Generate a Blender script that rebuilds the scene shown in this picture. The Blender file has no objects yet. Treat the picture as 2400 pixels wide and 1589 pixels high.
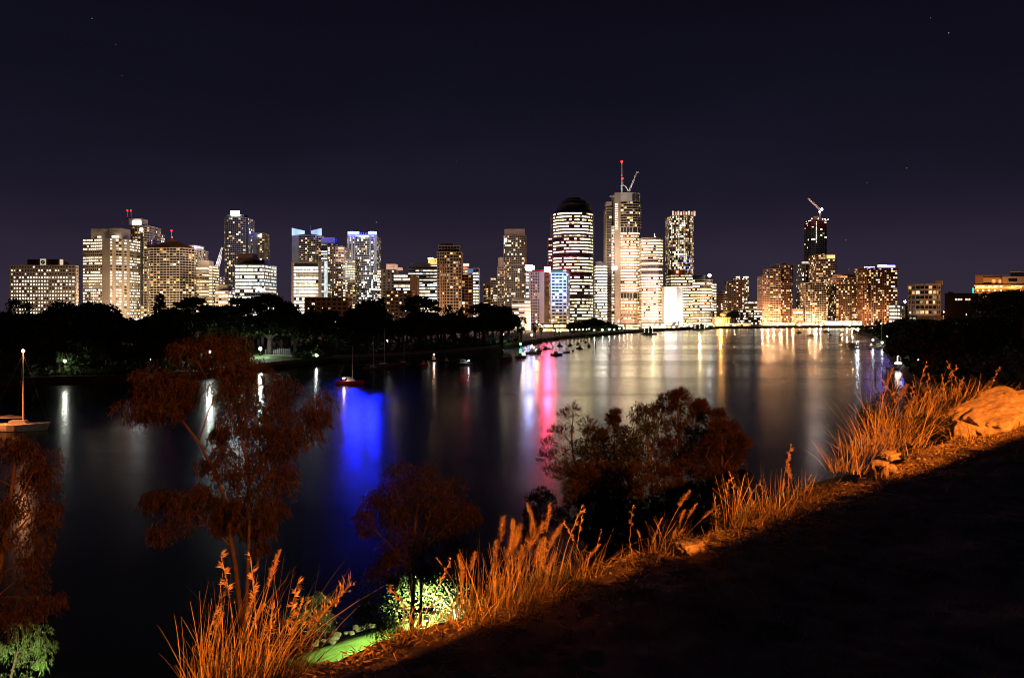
import bpy, math, random
import numpy as np
from mathutils import Vector, Matrix

R = math.radians
SC = bpy.context.scene
COL = SC.collection
rnd = random.Random(7)
rng = np.random.default_rng(7)

# ------------------------------------------------------------------ camera
CAM_Z, FPX, HZ = 22.0, 1700.0, 729.0
cam_d = bpy.data.cameras.new('camera')
cam = bpy.data.objects.new('camera', cam_d)
COL.objects.link(cam)
cam.location = (0, 0, CAM_Z)
cam.rotation_euler = (R(90), 0, 0)
cam_d.sensor_width = 36.0
cam_d.lens = 36.0 * FPX / 2400.0
cam_d.shift_y = -(794.5 - HZ) / 2400.0
cam_d.clip_start, cam_d.clip_end = 0.05, 30000.0
SC.camera = cam

# ------------------------------------------------------------------ night sky
world = bpy.data.worlds.new('World')
SC.world = world
world.use_nodes = True
wn, wl = world.node_tree.nodes, world.node_tree.links
wn.clear()
w_out = wn.new('ShaderNodeOutputWorld')
sky = wn.new('ShaderNodeTexSky')
sky.sky_type = 'NISHITA'
sky.sun_disc = False
sky.sun_elevation = R(-6.0)
sky.sun_rotation = R(150.0)
bg_sky = wn.new('ShaderNodeBackground')
bg_sky.inputs['Strength'].default_value = 0.004
wl.new(sky.outputs[0], bg_sky.inputs['Color'])
tc = wn.new('ShaderNodeTexCoord')
nrm = wn.new('ShaderNodeVectorMath'); nrm.operation = 'NORMALIZE'
wl.new(tc.outputs['Generated'], nrm.inputs[0])
sep = wn.new('ShaderNodeSeparateXYZ')
wl.new(nrm.outputs[0], sep.inputs[0])
ramp = wn.new('ShaderNodeValToRGB')
e = ramp.color_ramp.elements
e[0].position = 0.0; e[0].color = (0.0345, 0.0255, 0.042, 1)
e[1].position = 0.46; e[1].color = (0.0026, 0.0024, 0.0062, 1)
for pos, c in ((0.06, (0.0262, 0.0192, 0.0365, 1)), (0.15, (0.0112, 0.0092, 0.0205, 1)), (0.28, (0.0054, 0.0049, 0.0116, 1))):
    q = ramp.color_ramp.elements.new(pos); q.color = c
wl.new(sep.outputs['Z'], ramp.inputs[0])
vor = wn.new('ShaderNodeTexVoronoi'); vor.inputs['Scale'].default_value = 55.0
wl.new(nrm.outputs[0], vor.inputs['Vector'])
st1 = wn.new('ShaderNodeMath'); st1.operation = 'LESS_THAN'; st1.inputs[1].default_value = 0.034
wl.new(vor.outputs['Distance'], st1.inputs[0])
sepc = wn.new('ShaderNodeSeparateColor'); wl.new(vor.outputs['Color'], sepc.inputs[0])
st2 = wn.new('ShaderNodeMapRange'); st2.inputs['From Min'].default_value = 0.86; st2.inputs['From Max'].default_value = 1.0
st2.inputs['To Max'].default_value = 0.35
wl.new(sepc.outputs[0], st2.inputs['Value'])
st3 = wn.new('ShaderNodeMath'); st3.operation = 'MULTIPLY'
wl.new(st1.outputs[0], st3.inputs[0]); wl.new(st2.outputs[0], st3.inputs[1])
starc = wn.new('ShaderNodeMixRGB'); starc.blend_type = 'ADD'; starc.inputs[0].default_value = 1.0
cmb = wn.new('ShaderNodeCombineColor')
for i in range(3): wl.new(st3.outputs[0], cmb.inputs[i])
wl.new(ramp.outputs[0], starc.inputs[1]); wl.new(cmb.outputs[0], starc.inputs[2])
bg = wn.new('ShaderNodeBackground')
cn = wn.new('ShaderNodeTexNoise'); cn.inputs['Scale'].default_value = 2.2; cn.inputs['Detail'].default_value = 3.0
cm = wn.new('ShaderNodeMapping'); cm.inputs['Scale'].default_value = (1, 1, 3.5)
cr = wn.new('ShaderNodeMapRange'); cr.inputs['From Min'].default_value = 0.3; cr.inputs['From Max'].default_value = 0.7; cr.inputs['To Min'].default_value = 0.84; cr.inputs['To Max'].default_value = 1.16
wl.new(nrm.outputs[0], cm.inputs[0]); wl.new(cm.outputs[0], cn.inputs['Vector']); wl.new(cn.outputs[0], cr.inputs['Value']); wl.new(cr.outputs[0], bg.inputs['Strength'])
wl.new(starc.outputs[0], bg.inputs['Color'])
addsh = wn.new('ShaderNodeAddShader')
wl.new(bg_sky.outputs[0], addsh.inputs[0]); wl.new(bg.outputs[0], addsh.inputs[1])
wl.new(addsh.outputs[0], w_out.inputs['Surface'])

sun_d = bpy.data.lights.new('night_fill', 'SUN'); sun_d.energy = 0.004; sun_d.angle = R(0.5); sun_d.color = (0.75, 0.85, 1.0)  # added weak fill so the dark gardens keep some tone
sun = bpy.data.objects.new('night_fill', sun_d); COL.objects.link(sun)
sun.rotation_euler = (R(55), 0, R(150))

SC.view_settings.view_transform = 'Standard'
SC.view_settings.look = 'None'
SC.view_settings.exposure = 0.0
SC.view_settings.gamma = 1.0
SC.render.engine = 'CYCLES'
SC.cycles.use_denoising = True
SC.cycles.denoiser = 'OPENIMAGEDENOISE'
SC.cycles.max_bounces = 3
SC.cycles.diffuse_bounces = 1
SC.cycles.glossy_bounces = 2
SC.cycles.transmission_bounces = 2
SC.cycles.sample_clamp_indirect = 40.0
SC.cycles.caustics_reflective = False
SC.cycles.caustics_refractive = False
SC.cycles.use_light_tree = True
SC.cycles.pixel_filter_type = 'BLACKMAN_HARRIS'
SC.cycles.filter_width = 1.0

# ------------------------------------------------------------------ helpers
def P(px, py, D):
    return Vector(((px - 1200.0) / FPX * D, D, CAM_Z + (HZ - py) / FPX * D))
def X(px, D): return (px - 1200.0) / FPX * D
def Z(py, D): return CAM_Z + (HZ - py) / FPX * D

MATS = {}
def lin(c): return tuple(c) + (1.0,)
def mat(name, color, rough=0.8, var=0.2, scale=0.5, bump=0.0, metal=0.0, color2=None, spec=0.3):
    if name in MATS: return MATS[name]
    m = bpy.data.materials.new(name); m.use_nodes = True
    n, l = m.node_tree.nodes, m.node_tree.links
    b = n['Principled BSDF']
    b.inputs['Roughness'].default_value = rough
    b.inputs['Metallic'].default_value = metal
    b.inputs['Specular IOR Level'].default_value = spec
    t = n.new('ShaderNodeTexCoord')
    nz = n.new('ShaderNodeTexNoise'); nz.inputs['Scale'].default_value = scale; nz.inputs['Detail'].default_value = 5.0
    l.new(t.outputs['Object'], nz.inputs['Vector'])
    rp = n.new('ShaderNodeValToRGB')
    c2 = color2 or tuple(v * (1 + var) for v in color)
    c1 = tuple(v * (1 - var) for v in color)
    rp.color_ramp.elements[0].position = 0.3; rp.color_ramp.elements[0].color = lin(c1)
    rp.color_ramp.elements[1].position = 0.7; rp.color_ramp.elements[1].color = lin(c2)
    l.new(nz.outputs[0], rp.inputs[0]); l.new(rp.outputs[0], b.inputs['Base Color'])
    if bump:
        bp = n.new('ShaderNodeBump'); bp.inputs['Strength'].default_value = bump
        l.new(nz.outputs[0], bp.inputs['Height']); l.new(bp.outputs[0], b.inputs['Normal'])
    MATS[name] = m
    return m
def emit(name, color, strength, var=0.0, scale=0.35, sample=False):
    if name in MATS: return MATS[name]
    m = bpy.data.materials.new(name); m.use_nodes = True
    n, l = m.node_tree.nodes, m.node_tree.links
    n.clear()
    o = n.new('ShaderNodeOutputMaterial'); e = n.new('ShaderNodeEmission')
    e.inputs['Color'].default_value = lin(color); e.inputs['Strength'].default_value = strength
    if var:
        t = n.new('ShaderNodeTexCoord')
        mp = n.new('ShaderNodeMapping'); mp.inputs['Scale'].default_value = (1, 1, 0.6)
        nz = n.new('ShaderNodeTexNoise'); nz.inputs['Scale'].default_value = scale; nz.inputs['Detail'].default_value = 3.0
        mr = n.new('ShaderNodeMapRange'); mr.inputs['From Min'].default_value = 0.32; mr.inputs['From Max'].default_value = 0.68
        mr.inputs['To Min'].default_value = strength * (1 - var); mr.inputs['To Max'].default_value = strength * (1 + var)
        l.new(t.outputs['Object'], mp.inputs[0]); l.new(mp.outputs[0], nz.inputs['Vector'])
        ge = n.new('ShaderNodeNewGeometry'); m2 = n.new('ShaderNodeMapRange'); m2.inputs['To Min'].default_value = 0.35; m2.inputs['To Max'].default_value = 1.5
        mm = n.new('ShaderNodeMath'); mm.operation = 'MULTIPLY'; m2.name = 'room_variation'
        l.new(ge.outputs['Random Per Island'], m2.inputs['Value']); l.new(mr.outputs[0], mm.inputs[0]); l.new(m2.outputs[0], mm.inputs[1])
        l.new(nz.outputs[0], mr.inputs['Value']); l.new(mm.outputs[0], e.inputs['Strength'])
    l.new(e.outputs[0], o.inputs[0])
    m.cycles.emission_sampling = 'AUTO' if sample else 'NONE'
    MATS[name] = m
    return m
def leafmat(name, c1, c2, rough=0.6, scale=1.2, isl=(0.45, 1.45)):
    if name in MATS: return MATS[name]
    m = mat(name, c1, rough, 0, scale, color2=c2, spec=0.2)
    n, l = m.node_tree.nodes, m.node_tree.links
    b = n['Principled BSDF']; o = n['Material Output']
    tr = n.new('ShaderNodeBsdfTranslucent'); mx = n.new('ShaderNodeMixShader'); mx.inputs[0].default_value = 0.18
    src = b.inputs['Base Color'].links[0].from_socket
    ge = n.new('ShaderNodeNewGeometry'); mr = n.new('ShaderNodeMapRange'); mr.inputs['To Min'].default_value = isl[0]; mr.inputs['To Max'].default_value = isl[1]
    ml = n.new('ShaderNodeMixRGB'); ml.blend_type = 'MULTIPLY'; ml.inputs[0].default_value = 1.0
    l.new(ge.outputs['Random Per Island'], mr.inputs['Value']); l.new(src, ml.inputs[1]); l.new(mr.outputs[0], ml.inputs[2])
    src = ml.outputs[0]; l.new(src, b.inputs['Base Color'])
    l.new(src, tr.inputs['Color']); l.new(b.outputs[0], mx.inputs[1]); l.new(tr.outputs[0], mx.inputs[2]); l.new(mx.outputs[0], o.inputs[0])
    return m

class MB:
    """collects polygons into one mesh"""
    def __init__(s, org=(0, 0, 0)): s.v = []; s.f = []; s.m = []; s.o = Vector(org)
    def add(s, vs, fs, mi=0):
        b = len(s.v); o = s.o
        s.v += [(p[0] - o.x, p[1] - o.y, p[2] - o.z) for p in vs]
        for f in fs: s.f.append(tuple(b + i for i in f)); s.m.append(mi)
    def quad(s, a, b, c, d, mi=0): s.add((a, b, c, d), ((0, 1, 2, 3),), mi)
    def hexa(s, p, mi=0):
        s.add(p, ((0, 3, 2, 1), (4, 5, 6, 7), (0, 1, 5, 4), (1, 2, 6, 5), (2, 3, 7, 6), (3, 0, 4, 7)), mi)
    def box(s, x0, x1, y0, y1, z0, z1, mi=0):
        s.hexa(((x0, y0, z0), (x1, y0, z0), (x1, y1, z0), (x0, y1, z0), (x0, y0, z1), (x1, y0, z1), (x1, y1, z1), (x0, y1, z1)), mi)
    def prism(s, poly, z0, z1, mi=0, cap=True):
        n = len(poly)
        vs = [(p[0], p[1], z0) for p in poly] + [(p[0], p[1], z1) for p in poly]
        fs = [(i, (i + 1) % n, n + (i + 1) % n, n + i) for i in range(n)]
        if cap: fs += [tuple(range(n, 2 * n)), tuple(reversed(range(n)))]
        s.add(vs, fs, mi)
    def tube(s, pts, rad, k=6, mi=0, cap=True):
        pts = [Vector(p) for p in pts]
        if not hasattr(rad, '__len__'): rad = [rad] * len(pts)
        vs = []; ref = None
        for i, p in enumerate(pts):
            d = (pts[min(i + 1, len(pts) - 1)] - pts[max(i - 1, 0)])
            d = d.normalized() if d.length > 1e-9 else Vector((0, 0, 1))
            a = d.orthogonal().normalized() if ref is None else (ref - d * ref.dot(d))
            a = a.normalized() if a.length > 1e-6 else d.orthogonal().normalized()
            ref = a; b = d.cross(a)
            for j in range(k):
                t = 2 * math.pi * j / k
                vs.append(p + (a * math.cos(t) + b * math.sin(t)) * rad[i])
        fs = []
        for i in range(len(pts) - 1):
            for j in range(k):
                fs.append((i * k + j, i * k + (j + 1) % k, (i + 1) * k + (j + 1) % k, (i + 1) * k + j))
        if cap: fs += [tuple(reversed(range(k))), tuple(range((len(pts) - 1) * k, len(pts) * k))]
        s.add(vs, fs, mi)
    def ball(s, c, r, nu=8, nv=5, mi=0, sz=1.0):
        c = Vector(c); vs = [c + Vector((0, 0, -r * sz))]
        for i in range(1, nv):
            a = -math.pi / 2 + math.pi * i / nv
            for j in range(nu):
                t = 2 * math.pi * j / nu
                vs.append(c + Vector((r * math.cos(a) * math.cos(t), r * math.cos(a) * math.sin(t), r * sz * math.sin(a))))
        vs.append(c + Vector((0, 0, r * sz)))
        fs = [(0, 1 + (j + 1) % nu, 1 + j) for j in range(nu)]
        for i in range(nv - 2):
            for j in range(nu):
                fs.append((1 + i * nu + j, 1 + i * nu + (j + 1) % nu, 1 + (i + 1) * nu + (j + 1) % nu, 1 + (i + 1) * nu + j))
        L = len(vs) - 1
        fs += [(L, 1 + (nv - 2) * nu + j, 1 + (nv - 2) * nu + (j + 1) % nu) for j in range(nu)]
        s.add(vs, fs, mi)
    def build(s, name, mats, parent=None, smooth=False, kind=None):
        me = bpy.data.meshes.new(name)
        me.from_pydata(s.v, [], s.f)
        if not isinstance(mats, (list, tuple)): mats = [mats]
        for m in mats: me.materials.append(m)
        if len(mats) > 1: me.polygons.foreach_set('material_index', s.m)
        if smooth: me.polygons.foreach_set('use_smooth', [True] * len(s.f))
        me.update()
        return link(name, me, parent, kind)
def link(name, me, parent=None, kind=None):
    o = bpy.data.objects.new(name, me); COL.objects.link(o)
    if parent is not None: o.parent = parent
    if kind: o['kind'] = kind
    return o
def empty(name, loc, label, cat, group=None, rz=0.0):
    o = bpy.data.objects.new(name, None); COL.objects.link(o)
    o.location = loc; o.rotation_euler = (0, 0, rz); o.empty_display_size = 0.2
    tag(o, label, cat, group)
    return o
def tag(o, label, cat, group=None):
    o['label'] = label; o['category'] = cat
    if group: o['group'] = group
    return o
def copy_tree(o, parent=None):
    c = o.copy(); COL.objects.link(c)
    if parent is not None: c.parent = parent
    for ch in list(o.children): copy_tree(ch, c)
    return c
def npmesh(name, V, mats, parent=None, kind=None, midx=None, smooth=False, tri=False):
    """V: (N,4,3) quads (or (N,3,3) triangles) as one mesh"""
    n, k = V.shape[0], V.shape[1]
    me = bpy.data.meshes.new(name)
    me.vertices.add(n * k); me.vertices.foreach_set('co', np.ascontiguousarray(V, dtype=np.float32).ravel())
    me.loops.add(n * k); me.loops.foreach_set('vertex_index', np.arange(n * k, dtype=np.int32))
    me.polygons.add(n); me.polygons.foreach_set('loop_start', np.arange(0, n * k, k, dtype=np.int32))
    me.polygons.foreach_set('loop_total', np.full(n, k, dtype=np.int32))
    if not isinstance(mats, (list, tuple)): mats = [mats]
    for m in mats: me.materials.append(m)
    if midx is not None: me.polygons.foreach_set('material_index', np.asarray(midx, dtype=np.int32))
    me.update(calc_edges=True)
    if name is None: return me
    return link(name, me, parent, kind)

def vnoise(x, y, seed=0):
    x = np.asarray(x, dtype=np.float64); y = np.asarray(y, dtype=np.float64)
    xi = np.floor(x).astype(np.int64); yi = np.floor(y).astype(np.int64)
    fx = x - xi; fy = y - yi
    fx = fx * fx * (3 - 2 * fx); fy = fy * fy * (3 - 2 * fy)
    def h(a, b):
        q = (a * 374761393 + b * 668265263 + seed * 974711) & 0x7fffffff
        q = ((q ^ (q >> 13)) * 1274126177) & 0x7fffffff
        return ((q ^ (q >> 16)) & 0xffff) / 65535.0
    return (h(xi, yi) * (1 - fx) + h(xi + 1, yi) * fx) * (1 - fy) + (h(xi, yi + 1) * (1 - fx) + h(xi + 1, yi + 1) * fx) * fy
def fbm(x, y, seed=0, oct=4):
    s = 0; a = 0.5; t = 0
    for i in range(oct):
        s = s + a * (vnoise(x, y, seed + i * 17) - 0.5); t += a; a *= 0.5; x = x * 2.03; y = y * 2.03
    return s / t

# ------------------------------------------------------------------ palette of materials
CONC = mat('beige_concrete', (0.46, 0.37, 0.29), 0.85, 0.12, 0.06)
WHITE = mat('white_panel', (0.62, 0.60, 0.57), 0.7, 0.08, 0.06)
PINK = mat('pink_stone', (0.52, 0.36, 0.28), 0.85, 0.12, 0.06)
BROWN = mat('brown_brick', (0.24, 0.13, 0.08), 0.9, 0.2, 0.1)
GREY = mat('grey_concrete', (0.30, 0.29, 0.28), 0.85, 0.15, 0.06)
DARK = mat('dark_cladding', (0.045, 0.042, 0.042), 0.5, 0.2, 0.08)
GLASS = mat('dark_window_glass', (0.014, 0.015, 0.018), 0.12, 0.3, 0.1, spec=0.5)
STEEL = mat('galvanised_steel', (0.35, 0.35, 0.36), 0.5, 0.1, 0.6, metal=0.3)
REDM = mat('red_mesh_cladding', (0.30, 0.05, 0.035), 0.8, 0.25, 0.12)
LIT = [emit('lit_window_white', (1.0, 0.90, 0.72), 2.2, 0.6), emit('lit_window_warm', (1.0, 0.80, 0.50), 1.8, 0.55),
       emit('lit_window_yellow', (1.0, 0.66, 0.26), 1.4, 0.6), emit('lit_window_orange', (1.0, 0.48, 0.16), 0.9, 0.6),
       emit('lit_window_cool', (0.80, 0.93, 1.0), 2.1, 0.5), emit('lit_window_dim', (1.0, 0.72, 0.42), 0.45, 0.7),
       emit('lit_window_lime', (1.0, 0.82, 0.42), 1.8, 0.5), emit('lit_window_blue', (0.25, 0.32, 1.0), 1.6, 0.4)]
def brighter(m, k):
    n = m.copy(); n.name = m.name + '_bright'
    for nd in n.node_tree.nodes:
        if nd.type == 'MAP_RANGE' and nd.name != 'room_variation':
            nd.inputs['To Min'].default_value *= k; nd.inputs['To Max'].default_value *= k
    n.cycles.emission_sampling = 'NONE'
    return n
LIT_BRIGHT = [brighter(m, 2.7) for m in LIT]
PALS = {'white': (6, 3, 1, 0, 0, 1, 0, 0), 'warm': (1, 3, 4, 3, 0, 6, 0, 0), 'amber': (1, 2, 4, 5, 0, 6, 0, 0), 'cool': (2.5, 1, 0.6, 0, 5, 4, 0, 0),
        'lime': (2, 2, 1.2, 0, 0, 2.5, 6, 0), 'mix': (2.5, 3, 2.5, 1.5, 1, 5, 1, 0), 'blue': (1, 1, 1, 0, 1, 1, 0, 4), 'purewhite': (7, 1.5, 0.3, 0, 1.5, 1.2, 0.6, 0)}
RED_LAMP = emit('red_beacon', (1.0, 0.015, 0.008), 9.0, sample=True)
BLUE_SIGN = emit('blue_sign', (0.007, 0.016, 1.0), 420.0, sample=True)
BLUE_SOFT = emit('soft_blue_sign', (0.16, 0.24, 1.0), 6.0, sample=True)
WHITE_SIGN = emit('white_sign', (0.92, 0.97, 1.0), 25.0, sample=True)
PINK_SIGN = emit('pink_sign', (1.0, 0.05, 0.14), 420.0, sample=True)
LAV_SIGN = emit('lavender_sign', (0.42, 0.48, 1.0), 85.0, sample=True)
RED_SIGN = emit('red_sign', (1.0, 0.12, 0.10), 8.0, sample=True)
YEL_SIGN = emit('yellow_sign', (1.0, 0.75, 0.2), 8.0, sample=True)
ORANGE_LIT = emit('orange_lit_panel', (1.0, 0.38, 0.10), 2.2, 0.3)
PURPLE_SIGN = emit('purple_roof_light', (0.24, 0.18, 1.0), 15.0, sample=True)
TEAL_SIGN = emit('teal_light', (0.05, 0.7, 0.55), 1.5, 0.4)
LAMP_W = emit('white_lamp_globe', (0.95, 1.0, 0.86), 95.0, sample=True)
LAMP_WARM = emit('warm_lamp_globe', (1.0, 0.78, 0.42), 22.0, sample=True)
LAMP_SOD = emit('sodium_lamp_globe', (1.0, 0.42, 0.08), 38.0, sample=True)
LAMP_BIG = emit('floodlight_lens', (0.93, 1.0, 0.88), 520.0, sample=True)
LAMP_GREEN = emit('green_navigation_light', (0.05, 1.0, 0.25), 50.0, sample=True)
LAMP_BLUE = emit('blue_neon_tube', (0.12, 0.18, 1.0), 26.0, sample=True)
LAMP_NEON = emit('white_neon_tube', (1.0, 0.86, 0.80), 14.0, sample=True)

# ------------------------------------------------------------------ water
def make_water():
    m = bpy.data.materials.new('river_water'); m.use_nodes = True
    n, l = m.node_tree.nodes, m.node_tree.links
    b = n['Principled BSDF']
    b.inputs['Base Color'].default_value = (0.0025, 0.003, 0.0035, 1)
    b.inputs['IOR'].default_value = 1.33
    b.inputs['Specular IOR Level'].default_value = 0.5
    t = n.new('ShaderNodeTexCoord')
    # wind lanes: roughness varies in long streaks across the river
    mp = n.new('ShaderNodeMapping'); mp.inputs['Scale'].default_value = (0.0045, 0.030, 1.0); mp.inputs['Rotation'].default_value = (0, 0, R(-8))
    nz = n.new('ShaderNodeTexNoise'); nz.inputs['Scale'].default_value = 1.0; nz.inputs['Detail'].default_value = 4.0; nz.inputs['Distortion'].default_value = 0.6
    mr = n.new('ShaderNodeMapRange'); mr.inputs['From Min'].default_value = 0.38; mr.inputs['From Max'].default_value = 0.62
    mr.inputs['To Min'].default_value = 0.16; mr.inputs['To Max'].default_value = 0.23
    l.new(t.outputs['Object'], mp.inputs[0]); l.new(mp.outputs[0], nz.inputs['Vector'])
    l.new(nz.outputs[0], mr.inputs['Value']); l.new(mr.outputs[0], b.inputs['Roughness'])
    # ripples and slow swell
    mp2 = n.new('ShaderNodeMapping'); mp2.inputs['Scale'].default_value = (0.35, 1.1, 1.0); mp2.inputs['Rotation'].default_value = (0, 0, R(6))
    nz2 = n.new('ShaderNodeTexNoise'); nz2.inputs['Scale'].default_value = 1.0; nz2.inputs['Detail'].default_value = 4.0; nz2.inputs['Distortion'].default_value = 0.4
    mp3 = n.new('ShaderNodeMapping'); mp3.inputs['Scale'].default_value = (0.010, 0.055, 1.0); mp3.inputs['Rotation'].default_value = (0, 0, R(-5))
    nz3 = n.new('ShaderNodeTexNoise'); nz3.inputs['Scale'].default_value = 1.0; nz3.inputs['Detail'].default_value = 3.0; nz3.inputs['Distortion'].default_value = 0.8
    l.new(t.outputs['Object'], mp2.inputs[0]); l.new(mp2.outputs[0], nz2.inputs['Vector'])
    l.new(t.outputs['Object'], mp3.inputs[0]); l.new(mp3.outputs[0], nz3.inputs['Vector'])
    bp = n.new('ShaderNodeBump'); bp.inputs['Strength'].default_value = 0.5; bp.inputs['Distance'].default_value = 0.023
    bp2 = n.new('ShaderNodeBump'); bp2.inputs['Strength'].default_value = 0.5; bp2.inputs['Distance'].default_value = 0.045
    l.new(nz2.outputs[0], bp.inputs['Height']); l.new(nz3.outputs[0], bp2.inputs['Height'])
    l.new(bp2.outputs[0], bp.inputs['Normal']); l.new(bp.outputs[0], b.inputs['Normal'])
    w = MB(); w.quad((-9000, -300, 0), (9000, -300, 0), (9000, 12000, 0), (-9000, 12000, 0))
    o = w.build('water', m); o['kind'] = 'structure'
make_water()

# ------------------------------------------------------------------ far bank land
SOIL = mat('park_soil', (0.05, 0.045, 0.03), 0.95, 0.3, 0.15)
LAWN = mat('park_lawn', (0.055, 0.10, 0.025), 0.95, 0.3, 0.8, bump=0.3)
SEAWALL = mat('seawall_stone', (0.16, 0.14, 0.12), 0.9, 0.3, 0.6, bump=0.4)
def DW(py): return CAM_Z * FPX / (py - HZ)
SHORE = [(-900, 905), (0, 905), (300, 897), (473, 888), (560, 873), (690, 859), (776, 848), (900, 842), (1050, 832), (1150, 822), (1210, 812),
         (1260, 803), (1330, 794), (1400, 787), (1490, 780), (1560, 775), (1700, 770), (1850, 768.5), (2100, 768), (2900, 768)]
shore_w = [(X(a, DW(b)), DW(b)) for a, b in SHORE]
def shore_D(px):
    for (a, b), (c, d) in zip(SHORE, SHORE[1:]):
        if a <= px <= c:
            k = (px - a) / (c - a); return DW(b) * (1 - k) + DW(d) * k
    return DW(905)
land = MB()
poly = shore_w + [(9000, 900), (9000, 11000), (-9000, 11000), (-9000, 300)]
land.prism(poly, -4.0, 2.4)
o = land.build('far_bank_ground', SOIL); o['kind'] = 'structure'
# a coping along the river wall of the promenade
cop = MB()
for a, b in zip(shore_w[2:], shore_w[3:19]):
    a, b = Vector((a[0], a[1], 0)), Vector((b[0], b[1], 0)); d = (b - a).normalized(); nn = Vector((d.y, -d.x, 0))
    p = [a + nn * 0.35, b + nn * 0.35, b - nn * 1.2, a - nn * 1.2]
    cop.hexa([(q.x, q.y, 1.4) for q in p] + [(q.x, q.y, 2.75) for q in p])
o = cop.build('river_wall', SEAWALL); o['kind'] = 'structure'

# right bank: a wooded rise
RSH = [(748, 1999), (613, 2040), (486, 2064), (337, 2088), (232, 2132), (160, 2235), (110, 2330)]
def right_shore_px(D):
    for (a, b), (c, d) in zip(RSH, RSH[1:]):
        if c <= D <= a: return b + (d - b) * (a - D) / (a - c)
    return RSH[0][1] if D > 748 else 2330
gV = []; gF = []
Ds = np.linspace(110, 790, 40); us = np.linspace(0, 1, 40)
def right_z(px, D):
    wx = X(px, D) - X(right_shore_px(D), D)
    k = min(max(wx / 90.0, 0), 1)
    return 2.0 + 15.0 * k * k * (3 - 2 * k)
for D in Ds:
    sx = X(right_shore_px(D), D) if D < 760 else X(1999, 748) + (D - 748) * 1.2
    for u in us:
        x = sx + u * u * 700 - (3.0 if u == 0 else 0)
        k = min(max((x - sx) / 90.0, 0), 1)
        z = -2.0 if u == 0 else 2.0 + 15.0 * k * k * (3 - 2 * k) + 1.2 * float(fbm(x / 20, D / 20, 5))
        gV.append((x, D, z))
for i in range(39):
    for j in range(39):
        gF.append((i * 40 + j, i * 40 + j + 1, (i + 1) * 40 + j + 1, (i + 1) * 40 + j))
me = bpy.data.meshes.new('right_bank_hill'); me.from_pydata(gV, [], gF); me.materials.append(SOIL)
o = link('right_bank_hill', me); o['kind'] = 'structure'

# ------------------------------------------------------------------ the cliff top we stand on
SN, TN = (-0.643, 0.766), (0.766, 0.643)
def ST(x, y): return SN[0] * x + SN[1] * y, TN[0] * x + TN[1] * y
def XY(s, t): return SN[0] * s + TN[0] * t, SN[1] * s + TN[1] * t
GZ = 20.3
def rim_s(t):
    t = np.asarray(t, dtype=np.float64)
    s = 3.42 + 0.16 * fbm(t * 0.9, t * 0 + 3.1, 11) + 0.07 * fbm(t * 4.0, t * 0 + 9.1, 12)
    s = s + 1.25 * np.clip((t - 7.5) / 9.0, 0, 1) ** 1.2 + 0.20 * np.exp(-((t - 7.2) / 0.9) ** 2) + 0.16 * np.clip((2.2 - t) / 1.5, 0, 1)
    return s
def gheight(s, t):
    s = np.asarray(s, dtype=np.float64); t = np.asarray(t, dtype=np.float64)
    x, y = XY(s, t)
    z = GZ + 0.16 * fbm(x * 0.8, y * 0.8, 21) + 0.07 * fbm(x * 3.1, y * 3.1, 22) + 0.035 * fbm(x * 11, y * 11, 23, 3)
    e = s - rim_s(t)
    # ragged lip then the cliff face and the park below
    lip = np.clip((e + 0.5) / 0.5, 0, 1)
    z = z + lip * (0.05 * fbm(x * 6, y * 6, 31, 3) - 0.07) - 0.18 * np.clip((1.0 - t) / 1.5, 0, 1.2) * np.clip((e + 0.6) / 0.6, 0, 1)
    face = np.clip(e / 5.5, 0, 1)
    drop = 18.4 * (1 - (1 - face) ** 1.7)
    z = np.where(e > 0, z - drop + 0.5 * np.clip(e, 0, 1) * fbm(x * 1.3, y * 1.3, 41), z)
    park = 1.9 + 0.25 * fbm(x * 0.25, y * 0.25, 51)
    z = np.where(e > 5.5, park, z)
    shore = 41.3 + 1.5 * np.clip((t - 32) / 25, 0, 1) + 4.0 * np.clip((8 - t) / 12, 0, 1) + 1.6 * fbm(t * 0.11, t * 0 + 5.0, 52)
    z = np.where(s > shore, -3.0, z)
    return z
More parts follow.
